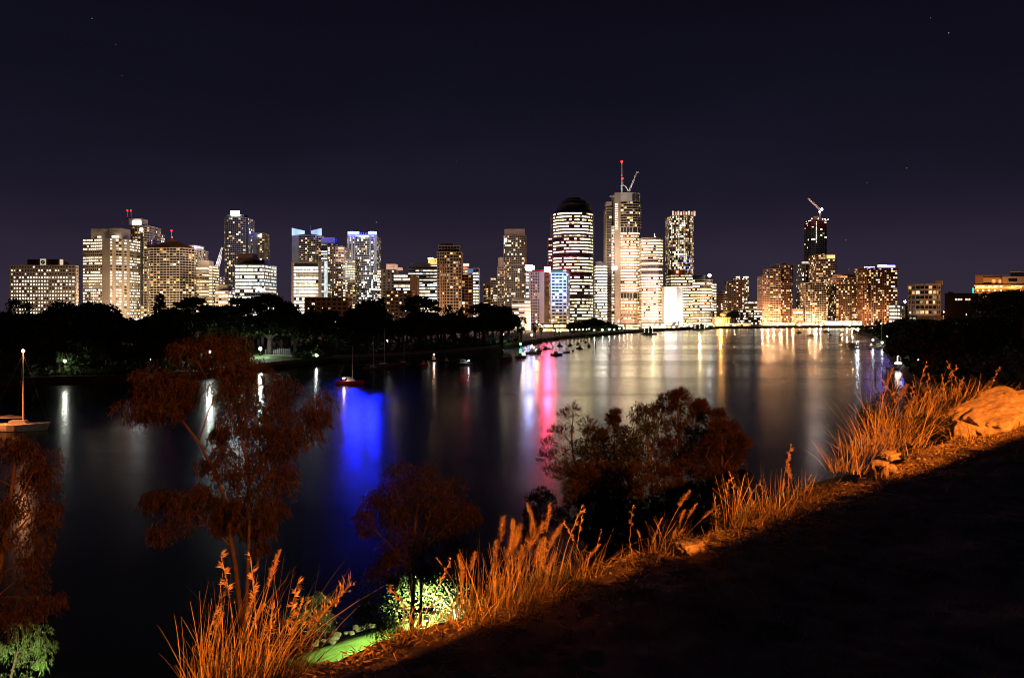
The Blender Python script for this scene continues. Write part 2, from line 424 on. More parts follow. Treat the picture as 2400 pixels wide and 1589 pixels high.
def make_cliff():
    sv = np.concatenate([np.arange(-60, -4, 4.0), np.arange(-4, 0, 0.5), np.arange(0, 2.4, 0.08), np.arange(2.4, 5.6, 0.032),
                         np.arange(5.6, 11, 0.35), np.arange(11, 40, 3.0), np.arange(40, 56, 0.8)])
    tv = np.concatenate([np.arange(-120, -6, 4.0), np.arange(-6, 1, 0.1), np.arange(1, 12, 0.032), np.arange(12, 24, 0.12), np.arange(24, 300, 8.0)])
    S_, T_ = np.meshgrid(sv, tv, indexing='ij')
    H = gheight(S_, T_)
    x, y = XY(S_, T_)
    ns, nt = S_.shape
    V = np.stack([x, y, H], -1).reshape(-1, 3)
    idx = np.arange(ns * nt).reshape(ns, nt)
    F = np.stack([idx[:-1, :-1], idx[:-1, 1:], idx[1:, 1:], idx[1:, :-1]], -1).reshape(-1, 4)
    me = bpy.data.meshes.new('cliff_top_ground')
    me.vertices.add(len(V)); me.vertices.foreach_set('co', V.astype(np.float32).ravel())
    me.loops.add(F.size); me.loops.foreach_set('vertex_index', F.astype(np.int32).ravel())
    me.polygons.add(len(F)); me.polygons.foreach_set('loop_start', np.arange(0, F.size, 4, dtype=np.int32)); me.polygons.foreach_set('loop_total', np.full(len(F), 4, dtype=np.int32))
    me.polygons.foreach_set('use_smooth', np.ones(len(F), dtype=bool))
    m = mat('cliff_soil', (0.12, 0.085, 0.055), 0.95, 0, 5.0, bump=0.8, color2=(0.42, 0.33, 0.24))
    lawn = mat('riverside_lawn', (0.11, 0.20, 0.045), 0.95, 0.25, 1.5, bump=0.4)
    me.materials.append(m); me.materials.append(lawn)
    hm = H[:-1, :-1].reshape(-1)
    me.polygons.foreach_set('material_index', (hm < 4.0).astype(np.int32))
    me.update(calc_edges=True)
    o = link('cliff_ground', me); o['kind'] = 'structure'
make_cliff()
def ground_at(px, py):
    """where the sight line through this point of the photograph meets the cliff top"""
    dx, dz = (px - 1200.0) / FPX, (HZ - py) / FPX
    D = (GZ - CAM_Z) / dz
    for _ in range(6):
        s, t = ST(dx * D, D)
        e = float(rim_s(t))
        z = float(gheight(min(s, e - 0.02), t))
        D = (z - CAM_Z) / dz
    return Vector((dx * D, D, z))

# assumed parapet behind the camera and assumed sodium street lamp beyond it: its shadow darkens the near ground
def parapet_and_lamp():
    ws, hw = -0.9, 1.60
    stone = mat('parapet_stone', (0.22, 0.19, 0.16), 0.9, 0.3, 3.0, bump=0.5)
    x, y = XY(ws, 0)
    root = empty('parapet_wall', (x, y, GZ), 'chest-high stone parapet wall along the lookout path behind the camera', 'wall')
    rr = random.Random(3)
    t = -14.0
    protos = []
    for k in range(3):
        b = MB(); b.box(-0.5, 0.5, -0.16, 0.16, -0.5, 0.5); protos.append(b.build('stone', stone, root)); 
    n = 0
    for course in range(4):
        t = -14.0 + (0.4 if course % 2 else 0)
        while t < 30:
            w = rr.uniform(0.6, 1.1)
            o = protos[n] if n < 3 else bpy.data.objects.new('stone', protos[n % 3].data)
            if n >= 3: COL.objects.link(o); o.parent = root
            xx, yy = XY(0, t + w / 2)
            o.location = (xx, yy, 0.19 + course * 0.39); o.scale = (w - 0.012, 1.0 + rr.uniform(-0.06, 0.06), 0.382)
            o.rotation_euler = (0, 0, math.atan2(TN[1], TN[0]))
            t += w; n += 1
    c = MB(); q_ = [XY(-0.1, -14), XY(-0.1, 30), XY(0.1, 30), XY(0.1, -14)]
    c.hexa([(*k, -.6) for k in q_] + [(*k, 1.56) for k in q_]); c.build('core', stone, root)
    c = MB()
    a = XY(-0.22, -14.2); b2 = XY(-0.22, 30.2); d = XY(0.22, 30.2); f = XY(0.22, -14.2)
    c.hexa([(*a, 1.555), (*b2, 1.555), (*d, 1.555), (*f, 1.555), (*a, hw), (*b2, hw), (*d, hw), (*f, hw)])
    c.build('coping', stone, root)
    rg = np.random.default_rng(8); n = 5200  # leaves added on the unseen wall to roughen its shadow edge
    tt = rg.uniform(-14, 30, n); hh = .02 + .30 * np.clip(fbm(tt * 1.3, tt * 0 + 2.0, 61) + .15, 0, 1) * 1.6 + .11 * np.clip(1 - ((tt - 5.1) / 1.9) ** 4, 0, 1)
    C = np.stack([*XY(rg.normal(0, .10, n), tt), hw - .05 + hh * rg.random(n) ** .8], 1)
    d = rg.normal(size=(n, 3)); d[:, 2] += .5; d /= np.linalg.norm(d, axis=1, keepdims=True); sd = np.cross(d, rg.normal(size=(n, 3))); sd /= np.linalg.norm(sd, axis=1, keepdims=True)
    l_ = .11 * rg.uniform(.5, 1.4, (n, 1)); V = np.stack([C, C + d * l_ * .5 + sd * l_ * .3, C + d * l_, C + d * l_ * .5 - sd * l_ * .3], 1)
    npmesh('shadow_fringe', V, leafmat('shadow_fringe_leaves', (.03, .05, .015), (.07, .10, .03)), root, 'stuff')
    lx, ly = XY(-15.0, 5.0)
    root = empty('street_lamp', (lx, ly, GZ - 0.5), 'assumed tall sodium street lamp on the path behind the parapet wall', 'street lamp')
    Hl = hw + (15.0 - 0.9) * hw / (3.18 + 0.9 - 0.2)
    p = MB(); p.tube([(0, 0, -1), (0, 0, Hl + 0.6)], [0.09, 0.06], 10); p.tube([(0, 0, Hl + 0.6), (0.0, 0.5, Hl + 0.9)], 0.04, 8); p.build('pole', STEEL, root)
    h = MB(); h.box(-0.18, 0.18, 0.3, 0.9, Hl + 0.86, Hl + 1.0); h.build('lamp_head', STEEL, root)
    g = MB(); g.ball((0, 0.6, Hl + 0.80), 0.07); g.build('lamp_globe', LAMP_SOD, root)
    ld = bpy.data.lights.new('assumed_sodium_light', 'POINT'); ld.energy = SOD_POWER; ld.color = (1.0, 0.235, 0.022); ld.shadow_soft_size = 0.16  # assumed unseen lamp, inferred from the orange light on the rim
    lo = bpy.data.objects.new('assumed_sodium_light', ld); COL.objects.link(lo); lo.parent = root; lo.location = (0, 0.6, Hl + 0.5)
SOD_POWER = 56000.0
parapet_and_lamp()

# ------------------------------------------------------------------ buildings
def plan(front, depth):
    """front: (px, D) points from left to right; closed by the same points pushed back"""
    f = [(X(a, d), d) for a, d in front]
    return f + [(f[-1][0], f[-1][1] + depth), (f[0][0], f[0][1] + depth)]
def arc(x0, x1, D, bulge, n=10):
    a, b = X(x0, D), X(x1, D); c = (a + b) / 2; h = (b - a) / 2
    pts = []
    for i in range(n + 1):
        u = -1 + 2 * i / n
        pts.append((c + h * math.sin(u * math.pi / 2) , D + bulge * (1 - math.cos(u * math.pi / 2))))
    return pts
def offset_poly(poly, d):
    n = len(poly); out = []
    for i in range(n):
        p0, p1, p2 = Vector(poly[i - 1]), Vector(poly[i]), Vector(poly[(i + 1) % n])
        d1 = (p1 - p0).normalized(); d2 = (p2 - p1).normalized()
        n1 = Vector((d1.y, -d1.x)); n2 = Vector((d2.y, -d2.x)); b = (n1 + n2)
        b = b.normalized() if b.length > 1e-6 else n1
        k = d / max(b.dot(n1), 0.35)
        out.append((p1.x + b.x * k, p1.y + b.y * k))
    return out
NROW = [0]
def block(root, poly, z0, z1, fh=3.6, bay=3.0, sp=0.35, pier=0.10, wall=CONC, glass=GLASS, mode='office', p=0.8, pal='white',
          slab=0.0, blank=(), rows=None, cols=None, single=False, roof=1.2, thick=0.45, skip=0, every=0, vpier=None, bright=False, seed=None, pfloor=None):
    rr = random.Random(hash((round(poly[0][0], 1), round(z1, 1))) & 0xffff if seed is None else seed)
    if mode == 'office': sp = min(sp * 1.22, .62)
    else: sp = min(sp * 1.4, .55); p = p * .8
    lit_set = LIT_BRIGHT if bright else LIT
    if bright: sp = max(sp, .56)
    o = root.location
    n = len(poly)
    g = MB(o); g.prism(poly, z0, z1); g.build('glazing', glass, root)
    w = MB(o)
    edges = []
    for i in range(n):
        a, b = Vector(poly[i]), Vector(poly[(i + 1) % n]); d = b - a; L = d.length
        if L < 0.3: continue
        d /= L; nn = Vector((d.y, -d.x)); mid = (a + b) / 2
        if nn.dot(mid.normalized()) < 0.05: edges.append((i, a, b, d, nn, L))
    nf = max(1, round((z1 - z0) / fh)) if rows is None else rows
    fh = (z1 - z0) / nf
    weights = PALS[pal]
    def q3(pt, z): return (pt.x, pt.y, z)
    def slabbox(a, b, nn, t0, t1, za, zb):
        p_ = [a + nn * t1, b + nn * t1, b + nn * t0, a + nn * t0]
        w.hexa([q3(k, za) for k in p_] + [q3(k, zb) for k in p_])
    for (i, a, b, d, nn, L) in edges:
        if i in blank:
            slabbox(a, b, nn, -0.2, thick + 0.05, z0, z1 + 0.4); continue
        nc = max(1, round(L / bay)) if cols is None or i not in cols else cols[i]
        bw = L / nc
        for j in range(nf):
            za = z0 + j * fh
            slabbox(a, b, nn, -0.1, thick, za, za + sp * fh)
            if slab: slabbox(a - d * 0.05, b + d * 0.05, nn, -0.1, slab, za + sp * fh - 0.28, za + sp * fh + 0.06)
        if pier > 0:
            for c in range(nc + 1):
                pw = bw * pier * (2.2 if every and c % every == 0 else 1)
                m_ = a + d * (c * bw)
                slabbox(m_ - d * pw / 2, m_ + d * pw / 2, nn, -0.1, thick + 0.08, z0, z1)
    colw = {}
    for j in range(nf):
        za = z0 + j * fh
        if j < skip: continue
        row = MB(o)
        r = rr.random(); pf = p if pfloor is None else pfloor(j / nf)
        mi_floor = rr.choices(range(8), weights)[0]
        for (i, a, b, d, nn, L) in edges:
            if i in blank: continue
            nc = max(1, round(L / bay)) if cols is None or i not in cols else cols[i]
            bw = L / nc
            on_run = rr.random() < 0.5
            for c in range(nc):
                if mode == 'office':
                    if r < pf: lit = rr.random() < 0.90
                    elif r < pf + (1 - pf) * 0.5:
                        if rr.random() < 0.3: on_run = not on_run
                        lit = on_run
                    else: lit = rr.random() < 0.06
                    mi = mi_floor if rr.random() < 0.75 else rr.choices(range(8), weights)[0]
                else:
                    cw = colw.setdefault((i, c), rr.uniform(0.45, 1.7))
                    lit = rr.random() < pf * cw
                    mi = rr.choices(range(8), weights)[0]
                if not lit: continue
                u0 = a + d * (c * bw + bw * pier * 0.5 + 0.04); u1 = a + d * ((c + 1) * bw - bw * pier * 0.5 - 0.04)
                zz0, zz1 = za + sp * fh + 0.03, za + fh - 0.05
                if mode != 'office' and rr.random() < 0.35:
                    if rr.random() < 0.5: u1 = u0 + (u1 - u0) * rr.uniform(0.4, 0.8)
                    else: u0 = u1 + (u0 - u1) * rr.uniform(0.4, 0.8)
                if single:
                    s1 = MB(o); s1.quad(q3(u0 + nn * 0.12, zz0), q3(u1 + nn * 0.12, zz0), q3(u1 + nn * 0.12, zz1), q3(u0 + nn * 0.12, zz1))
                    s1.build('window', lit_set[mi], root)
                else:
                    row.quad(q3(u0 + nn * 0.12, zz0), q3(u1 + nn * 0.12, zz0), q3(u1 + nn * 0.12, zz1), q3(u0 + nn * 0.12, zz1), mi)
        if row.f: row.build('window_row', lit_set, root, kind='stuff'); NROW[0] += 1
    w.build('wall', wall, root)
    if roof:
        rf = MB(o); rf.prism(offset_poly(poly, thick + 0.15), z1 + 0.01, z1 + roof); rf.build('roof', wall, root)
def pbox(root, name, x0, x1, y0, y1, D, depth, m, parent=None, dx=0):
    """box whose front face spans these photo columns and rows at distance D"""
    xb = X(x0, D + depth) if D < 500 and x0 > 2100 else X(x0, D)
    b = MB(root.location); z0_, z1_ = Z(y1, D), Z(y0, D)
    q = [(X(x0, D), D), (X(x1, D), D), (max(X(x1, D), xb + .01), D + depth), (xb, D + depth)]
    b.hexa([(u, v, z0_) for u, v in q] + [(u, v, z1_) for u, v in q])
    return b.build(name, m, parent or root)
def pole(root, name, x, y0, y1, D, r, m, x2=None, k=6):
    b = MB(root.location); b.tube([P(x, y1, D), P(x if x2 is None else x2, y0, D)], r, k)
    return b.build(name, m, root)
def bulb(root, name, x, y, D, r, m):
    b = MB(root.location); b.ball(P(x, y, D), r); return b.build(name, m, root)
def bld(name, x0, x1, D, label, cat='building', group=None):
    return empty(name, (X((x0 + x1) / 2, D), D + 8, 2.4), label, cat, group)
ZB = 2.4
def simple(name, label, x0, x1, y, D, depth=28, front=None, cat='building', **kw):
    r = bld(name, x0, x1, D, label, cat)
    block(r, plan(front or [(x0, D), (x1, D)], depth), ZB, Z(y, D), **kw)
    return r

# --- left end: low wide office block with round emblem on its roof
D = 760
r = bld('office_block', 25, 184, D, 'low wide office block at far left with round emblem on roof')
block(r, [(X(25, D), D), (X(160, D), D), (X(176, D + 4), D + 4), (X(183, D + 14), D + 14), (X(183, D + 40), D + 40), (X(25, D), D + 40)], ZB, Z(624, D), fh=3.62, bay=2.9, sp=0.45, pier=0.40, wall=CONC, mode='office', p=0.5, pal='white')
pbox(r, 'plant_room', 64, 144, 608, 623.4, D + 8, 14, BROWN)
pbox(r, 'sign_board', 94, 107, 607, 623.6, D + 7.4, 0.5, emit('pale_sign_board', (1, 0.9, 0.75), 0.55))
b = MB(r.location); c = P(100.3, 614.6, D + 7.2)
b.tube([c, c + Vector((0, 0.15, 0))], 2.2, 20); b.build('emblem', mat('dark_emblem', (0.08, 0.035, 0.02), 0.6), r)
b = MB(r.location); b.tube([c + Vector((-0.9, -0.1, -0.8)), c + Vector((0.2, -0.1, 0.5)), c + Vector((1.1, -0.1, 1.0))], [0.15, 0.5, 0.1], 5); b.build('emblem_mark', emit('gold_emblem', (1, 0.6, 0.2), 0.4), r)
pbox(r, 'vent_stack', 140, 144, 608, 623.5, D + 7, 3, emit('glowing_stack', (1, 0.75, 0.55), 0.8))  # light on the stack is put in as its own emission

# --- beige tower with blank walls
D = 860
r = bld('office_tower', 195, 300, D, 'beige office tower with blank walls and bright window rows at far left')
pl = plan([(195, D + 12), (240, D + 5), (258, D), (263, D + 1.5), (271, D + 4), (285, D + 8), (291, D + 10), (297, D + 12), (303, D + 14)], 36)
block(r, pl, ZB, Z(560, D), fh=3.55, bay=2.8, sp=0.40, pier=0.12, wall=CONC, mode='office', p=0.86, pal='purewhite', blank=(1, 3, 5, 7), roof=0.8)
pbox(r, 'plant_room', 213, 255, 537, 559, D + 8, 20, CONC); pbox(r, 'lift_motor_room', 255.5, 285, 535, 559, D + 7, 20, CONC)
pbox(r, 'roof_light', 262, 278, 553, 557, D + 2, 1, emit('roof_soffit_light', (1, 0.9, 0.7), 3.5)); pbox(r, 'roof_light', 228, 236, 554, 557, D + 2, 1, MATS['roof_soffit_light'])

# --- round tower with white crown sign and twin masts
D = 900
r = bld('apartment_tower', 300, 352, D, 'round beige tower with twin red-tipped masts and glowing white crown sign')
block(r, arc(300, 345, D, 9, 10) + [(X(345, D), D + 34), (X(300, D), D + 34)], ZB, Z(532, D), fh=3.1, bay=3.0, sp=0.30, pier=0.18, wall=CONC, mode='res', p=0.42, pal='warm', slab=0.9)
b = MB(r.location); b.prism(arc(304, 342, D + 2, 7, 10) + [(X(342, D), D + 30), (X(304, D), D + 30)], Z(531, D), Z(527, D)); b.build('crown', WHITE, r)
b = MB(r.location); b.prism(plan([(302, D + 6), (330, D + 6)], 18), Z(527, D), Z(511, D)); b.build('lift_motor_room', CONC, r)
pbox(r, 'crown_sign', 311, 330, 517, 528, D + 4.5, 0.8, emit('crown_sign_white', (.95, .97, 1), 7, sample=True))
pbox(r, 'crown_light', 327, 334, 535, 541, D - 0.5, 0.6, MATS['crown_sign_white'])
pbox(r, 'service_core', 329, 334, 545, 716, D - 0.2, 4, DARK)
for mx in (299, 307):
    pole(r, 'mast', mx, 494, 513, D + 10, 0.45, WHITE); bulb(r, 'beacon', mx - 0.5, 493.5, D + 9, 0.9, RED_LAMP)
for xx in (283, 290): pole(r, 'stay', xx, 511, 527, D + 10, 0.3, WHITE, x2=299)
D = 915
block(r, plan([(345.4, D), (352, D)], 24), ZB, Z(562, D), fh=3.1, bay=2.2, sp=0.3, pier=0.2, wall=CONC, mode='res', p=0.5, pal='white', slab=1.2)

r = simple('office_tower', 'slim tower with purple lit parapet peeping out behind the round beige tower', 344, 364, 549, 990, 26, fh=3.6, wall=PINK, mode='office', p=0.55, pal='cool', bay=2.5)
pbox(r, 'parapet_light', 345, 358, 545, 553, 988, 1, emit('violet_parapet', (0.45, 0.35, 1.0), 2.2, sample=True))

# --- hipped roof apartment tower
D = 880
r = bld('apartment_tower', 345, 455, D, 'broad apartment tower with pyramid roof and red-tipped mast')
block(r, plan([(345, D + 10), (352, D), (421, D - 4), (455, D + 14)], 40), ZB, Z(583, D), fh=3.1, bay=4.2, sp=0.22, pier=0.07, wall=CONC, mode='res', p=0.27, pal='warm', slab=0.8, skip=1)
b = MB(r.location)
pp = [P(343, 583, D - 4), P(456, 583, D - 4), P(456, 583, D + 50), P(343, 583, D + 50)]
t0 = [P(388, 567, D + 18), P(418, 567, D + 18), P(418, 567, D + 28), P(388, 567, D + 28)]
b.hexa([(q.x, q.y, pp[0].z + 1.3) for q in pp] + [(q.x, q.y, t0[0].z) for q in t0]); b.build('roof', BROWN, r)
b = MB(r.location); ap = P(403, 559, D + 23)
q4 = [(q.x, q.y, t0[0].z) for q in t0]; b.add(q4 + [tuple(ap)], ((0, 1, 4), (1, 2, 4), (2, 3, 4), (3, 0, 4))); b.build('roof_lantern', BROWN, r)
pole(r, 'mast', 402.5, 541, 560, D + 22, 0.35, WHITE); bulb(r, 'beacon', 402, 541, D + 21, 1.1, RED_LAMP); bulb(r, 'beacon', 403.5, 556, D + 18, 0.6, emit('small_red_beacon', (1, .2, .1), 5, sample=True))

r = simple('office_tower', 'pale tower with violet corner light behind the pyramid roof tower', 440, 460, 577, 1000, 24, fh=3.7, wall=WHITE, mode='office', p=0.5, pal='white')
bulb(r, 'corner_light', 457.5, 580, 995, 1.6, emit('violet_lamp', (0.4, 0.3, 1.0), 25, sample=True))

# --- beige stepped office with construction cranes behind
D = 900
r = bld('office_building', 454, 497, D, 'beige stepped office building with banded windows right of pyramid roof tower')
block(r, plan([(454, D), (474, D - 2), (489, D + 4)], 26), ZB, Z(628, D), fh=4.1, bay=3.4, sp=0.5, pier=0.05, wall=CONC, mode='office', p=0.7, pal='lime', cols={1: 3})
pbox(r, 'plant_room', 455, 489, 611, 627, D + 5, 15, CONC)
block(r, plan([(489.5, D + 5), (498, D + 6)], 20), ZB, Z(624, D), fh=3.6, bay=4, sp=0.4, pier=0.1, wall=CONC, mode='office', p=0.9, pal='lime')
r = simple('apartment_building', 'slim orange lit apartment building below the lattice crane', 499, 512, 650, 960, 20, fh=3.2, wall=PINK, mode='res', p=0.7, pal='warm')
r = simple('office_building', 'low pinkish office building with bright bands beside tall slab tower', 505, 535, 684, 850, 20, fh=3.9, wall=PINK, mode='office', p=0.95, pal='purewhite', bay=4)
pbox(r, 'plant_room', 506, 533, 668, 682, 855, 12, CONC)
r = simple('apartment_building', 'narrow yellow lit annex left of the banded office block', 530, 542, 668, 870, 16, fh=3.2, wall=CONC, mode='res', p=0.8, pal='lime')

def crane(label, segs, D, r0=0.5, lamps=(), m=None, mast=None):
    r = empty('tower_crane', tuple(P(segs[0][0], segs[0][1], D)), label, 'crane')
    for i, (a, b_, c, d) in enumerate(segs):
        bb = MB(r.location)
        p0, p1 = P(a, b_, D), P(c, d, D); L = (p1 - p0).length; dv = (p1 - p0).normalized(); sd = dv.cross(Vector((0, 1, 0))).normalized() * r0
        bk = Vector((0, r0 * 1.4, 0))
        for off in (sd, -sd, bk): bb.tube([p0 + off, p1 + off * 0.6], r0 * 0.22, 4)
        nst = max(3, int(L / (r0 * 3)))
        for k in range(nst):
            u, v = p0 + dv * (L * k / nst), p0 + dv * (L * (k + 1) / nst)
            s_ = sd if k % 2 else -sd
            bb.tube([u + s_, v - s_], r0 * 0.16, 3); bb.tube([u + s_, v + bk], r0 * 0.16, 3)
        bb.build('jib' if i == 0 else 'mast_section', m or WHITE, r)
    for (lx, ly, lr, lm) in lamps: bulb(r, 'lamp', lx, ly, D - 1, lr, lm)
    return r
crane('white lattice crane jib leaning beside the tall slab tower at left', [(501, 645, 521, 580), (507, 645, 506, 700)], 1000, 1.5, [(508.5, 615, 1.0, emit('crane_lamp_blue', (.5, .6, 1), 20, sample=True))])
crane('second white crane jib crossing just right of the leaning jib', [(506, 652, 519, 600), (505, 652, 505, 700)], 1010, 1.1)
crane('small pale crane jib on the beige stepped office roof', [(470, 611, 475.5, 588)], 905, 1.3)

# --- tall slab apartment with white crown light
D = 1180
r = bld('apartment_tower', 522, 577, D, 'tall dark grid apartment tower with brilliant white crown sign')
block(r, arc(522, 577, D, 8, 6) + [(X(577, D), D + 36), (X(522, D), D + 36)], ZB, Z(511, D), fh=3.15, bay=3.6, sp=0.14, pier=0.06, wall=WHITE, glass=DARK, mode='res', p=0.20, pal='warm', slab=0.7)
pbox(r, 'plant_room', 527, 572, 503, 509, D + 10, 18, DARK)
pbox(r, 'crown_sign', 541, 561, 494.5, 505, D + 8, 1.2, emit('brilliant_crown_sign', (0.85, 1.0, 1.0), 45, sample=True))
D = 1200
r = bld('apartment_tower', 578, 601, D, 'tower with blue corner light and blank concrete side wall')
block(r, plan([(578, D), (591, D)], 26), ZB, Z(549, D), fh=3.2, wall=GREY, mode='res', p=0.5, pal='cool', bay=2.6)
pbox(r, 'side_wall', 591.3, 601, 546, 720, D + 2, 22, GREY)
bulb(r, 'corner_light', 582.5, 545, D - 4, 3.0, emit('blue_corner_lamp', (0.12, 0.16, 1.0), 55, sample=True))
r = simple('apartment_tower', 'slim tower with lit arch top right of the blue corner light', 603, 620, 548, 1210, 24, fh=3.2, wall=CONC, mode='res', p=0.28, pal='warm', bay=4)
pbox(r, 'arch_light', 604.5, 612, 550, 556, 1207, 1, emit('arch_glow', (1, .95, .85), 2.5))

# --- banded office block under the slab tower
D = 810
r = bld('office_block', 552, 623, D, 'white banded office block with brown plant room behind tall garden trees')
block(r, plan([(552, D), (619, D), (624, D + 8)], 34), ZB, Z(622, D), fh=3.85, bay=2.4, sp=0.32, pier=0.06, wall=GREY, mode='office', p=0.72, pal='purewhite', pfloor=lambda u: 0.95 if u > 0.66 else 0.5)
pbox(r, 'plant_room', 557, 592, 594, 620.5, D + 8, 16, BROWN); pbox(r, 'lift_motor_room', 592.5, 620, 609, 620.5, D + 9, 15, DARK)
pbox(r, 'blue_sign', 601, 620, 676, 681, D - 1.2, 0.5, emit('ice_blue_sign', (.7, .85, 1), 9, sample=True))
r = simple('apartment_building', 'narrow amber apartment building at right edge of banded office block', 624.5, 630, 650, 860, 14, fh=3.1, wall=PINK, mode='res', p=0.75, pal='warm')
r = simple('shop_building', 'low pale building just above the trees beside the sky gap', 631, 641, 687, 880, 14, fh=3.4, wall=CONC, mode='res', p=0.6, pal='white')

# --- tower with blue-lit winged crown
D = 1150
r = bld('apartment_tower', 683, 753, D, 'apartment tower with pale blue lit winged crown')
block(r, plan([(701, D), (739, D), (741, D + 4), (752.5, D + 4)], 26), ZB, Z(553, D), fh=3.2, bay=3.4, sp=0.2, pier=0.10, wall=CONC, mode='res', p=0.3, pal='mix')
pbox(r, 'side_wall', 684, 700, 546, 640, D + 1, 20, GREY)
bl = emit('crown_wash_glow', (0.42, 0.58, 1.0), 1.25, 0.35, 0.08, sample=True)  # blue wash of light put into the wings as emission
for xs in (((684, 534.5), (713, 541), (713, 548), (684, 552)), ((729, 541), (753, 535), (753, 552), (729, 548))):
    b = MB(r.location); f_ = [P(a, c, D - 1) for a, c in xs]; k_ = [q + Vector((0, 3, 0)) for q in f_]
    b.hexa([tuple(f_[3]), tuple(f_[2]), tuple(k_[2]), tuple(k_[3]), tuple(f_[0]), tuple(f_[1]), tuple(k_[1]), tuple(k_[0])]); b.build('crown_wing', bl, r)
pole(r, 'mast', 728, 530, 546, D + 4, 0.3, STEEL)
# --- bright framed office
D = 800
r = bld('office_block', 683, 751, D, 'office block with pink frame and blazing white window bands')
block(r, plan([(688, D), (747, D)], 30), ZB, Z(617, D), fh=3.85, bay=3.0, sp=0.26, pier=0.03, wall=WHITE, mode='office', p=0.9, pal='purewhite', roof=0.5)
pbox(r, 'frame_post', 683, 688, 612, 770, D - 1.2, 14, PINK); pbox(r, 'frame_post', 746, 751.5, 612, 770, D - 1.2, 14, PINK); pbox(r, 'frame_head', 688, 746, 612, 616, D - 1.2, 14, PINK)
pbox(r, 'louvre_band', 689, 745, 616.5, 624, D - 0.6, 1, DARK)
block(r, plan([(752, D + 3), (763, D + 6)], 20), ZB, Z(624, D), fh=3.85, bay=2.6, sp=0.4, pier=0.05, wall=GREY, mode='office', p=0.6, pal='purewhite')
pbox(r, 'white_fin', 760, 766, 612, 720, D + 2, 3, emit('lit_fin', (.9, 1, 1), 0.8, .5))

r = simple('office_tower', 'dark slab tower behind bright framed office', 753, 786, 572, 1120, 26, fh=3.6, wall=DARK, mode='office', p=0.12, pal='cool', bay=3)
pbox(r, 'plant_room', 753, 785, 557, 571, 1122, 14, GREY)
D = 960
r = bld('apartment_tower', 768, 806, D, 'dark tower with orange lit balconies between framed office and blue-crowned tower')
block(r, plan([(768, D), (779, D), (786, D - 3), (806, D + 4)], 26), ZB, Z(580, D), fh=3.2, bay=3.6, sp=0.28, pier=0.14, wall=BROWN, mode='res', p=0.5, pal='mix', slab=0.9)
pbox(r, 'roof_canopy', 770, 803, 575, 579, D + 2, 16, DARK)
r = simple('apartment_building', 'yellow lit stepped apartment building left of blue-crowned tower', 804, 832, 612, 930, 24, fh=3.1, bay=2.8, wall=CONC, mode='res', p=0.6, pal='lime', slab=0.6)
pbox(r, 'roof_step', 807, 826, 607, 611, 932, 12, CONC)

# --- the blue-crowned tower
D = 1080
r = bld('apartment_tower', 814, 884, D, 'tower crowned by two glowing deep blue light bars')
block(r, plan([(814, D + 4), (833, D), (865, D), (884, D + 4)], 30), ZB, Z(556, D), fh=3.3, bay=3.1, sp=0.2, pier=0.12, wall=WHITE, glass=DARK, mode='res', p=0.42, pal='cool')
for a, c in ((814.5, 819), (822.5, 827), (829.5, 832), (866, 870), (876, 883.5)): pbox(r, 'crown_column', a, c, 549, 640, D - 1.5, 2.5, WHITE)
pbox(r, 'crown_beam', 815, 883, 551, 555, D + 3, 10, WHITE)
pbox(r, 'blue_light_bar', 815.5, 841, 543, 549, D - 1.8, 1.5, BLUE_SIGN); pbox(r, 'blue_light_bar', 864, 881.5, 543, 549, D - 1.8, 1.5, BLUE_SIGN)
for k in range(5): pole(r, 'crown_spike', 844 + k * 4.0, 545, 553, D - 1, 0.35, WHITE)
pbox(r, 'crown_light', 843, 864, 552, 556.5, D - 1.5, 0.8, emit('crown_glow', (.75, .85, 1), 5, sample=True))

simple('brick_building', 'long low brown building just above the trees below the framed office', 716, 814, 700, 620, 16, fh=3.6, wall=BROWN, mode='res', p=0.22, pal='warm', bay=4.5, sp=.5, pier=.4)
# --- mid-left office cluster
simple('apartment_building', 'slim pink banded building right of the blue-crowned tower', 884.5, 896, 634, 940, 18, fh=3.5, wall=PINK, mode='office', p=0.6, pal='white')
r = simple('office_building', 'beige blank-walled building with pink lit rooftop', 896, 926, 634, 900, 24, fh=3.6, wall=CONC, mode='res', p=0.14, pal='lime', bay=5, pier=0.55)
pbox(r, 'lit_roof_storey', 905, 928, 619, 632, 906, 14, emit('peach_wall_glow', (1, .55, .38), 0.6, .3)); pbox(r, 'roof_terrace', 928.5, 941, 627, 633, 906, 12, MATS['peach_wall_glow'])  # pink floodlighting put into these walls as emission
r = simple('office_block', 'grey office block with slanted white bands left of brown brick wall', 923, 961, 645, 840, 24, fh=3.9, wall=GREY, mode='office', p=0.75, pal='purewhite', bay=2.6, pier=0.04)
pbox(r, 'brick_end_wall', 961.3, 978, 648, 740, 838, 20, BROWN)
D = 720
r = bld('brick_building', 905, 965, D, 'low dark brick building with few warm windows above the trees')
block(r, plan([(905, D), (965, D)], 20), ZB, Z(683, D), fh=3.7, bay=4.2, sp=0.5, pier=0.35, wall=BROWN, mode='res', p=0.4, pal='warm', single=True)
r = simple('office_building', 'broad grey stepped building with dim facade left of the brown tower', 957, 1024, 626, 960, 30, fh=4.2, wall=GREY, mode='office', p=0.10, pal='cool', bay=5, sp=0.55)
pbox(r, 'plant_room', 961, 1006, 617, 624.5, 964, 18, GREY)
simple('office_block', 'bright banded office block tucked left of the brown tower', 978, 1026, 666, 860, 24, fh=3.9, wall=GREY, mode='office', p=0.85, pal='purewhite', bay=3, sp=0.36, pier=0.03)
r = simple('office_tower', 'tower with orange lit sign panel and yellow lamp left of brown tower', 1003, 1026, 622, 1000, 24, fh=3.7, wall=PINK, mode='office', p=0.8, pal='white')
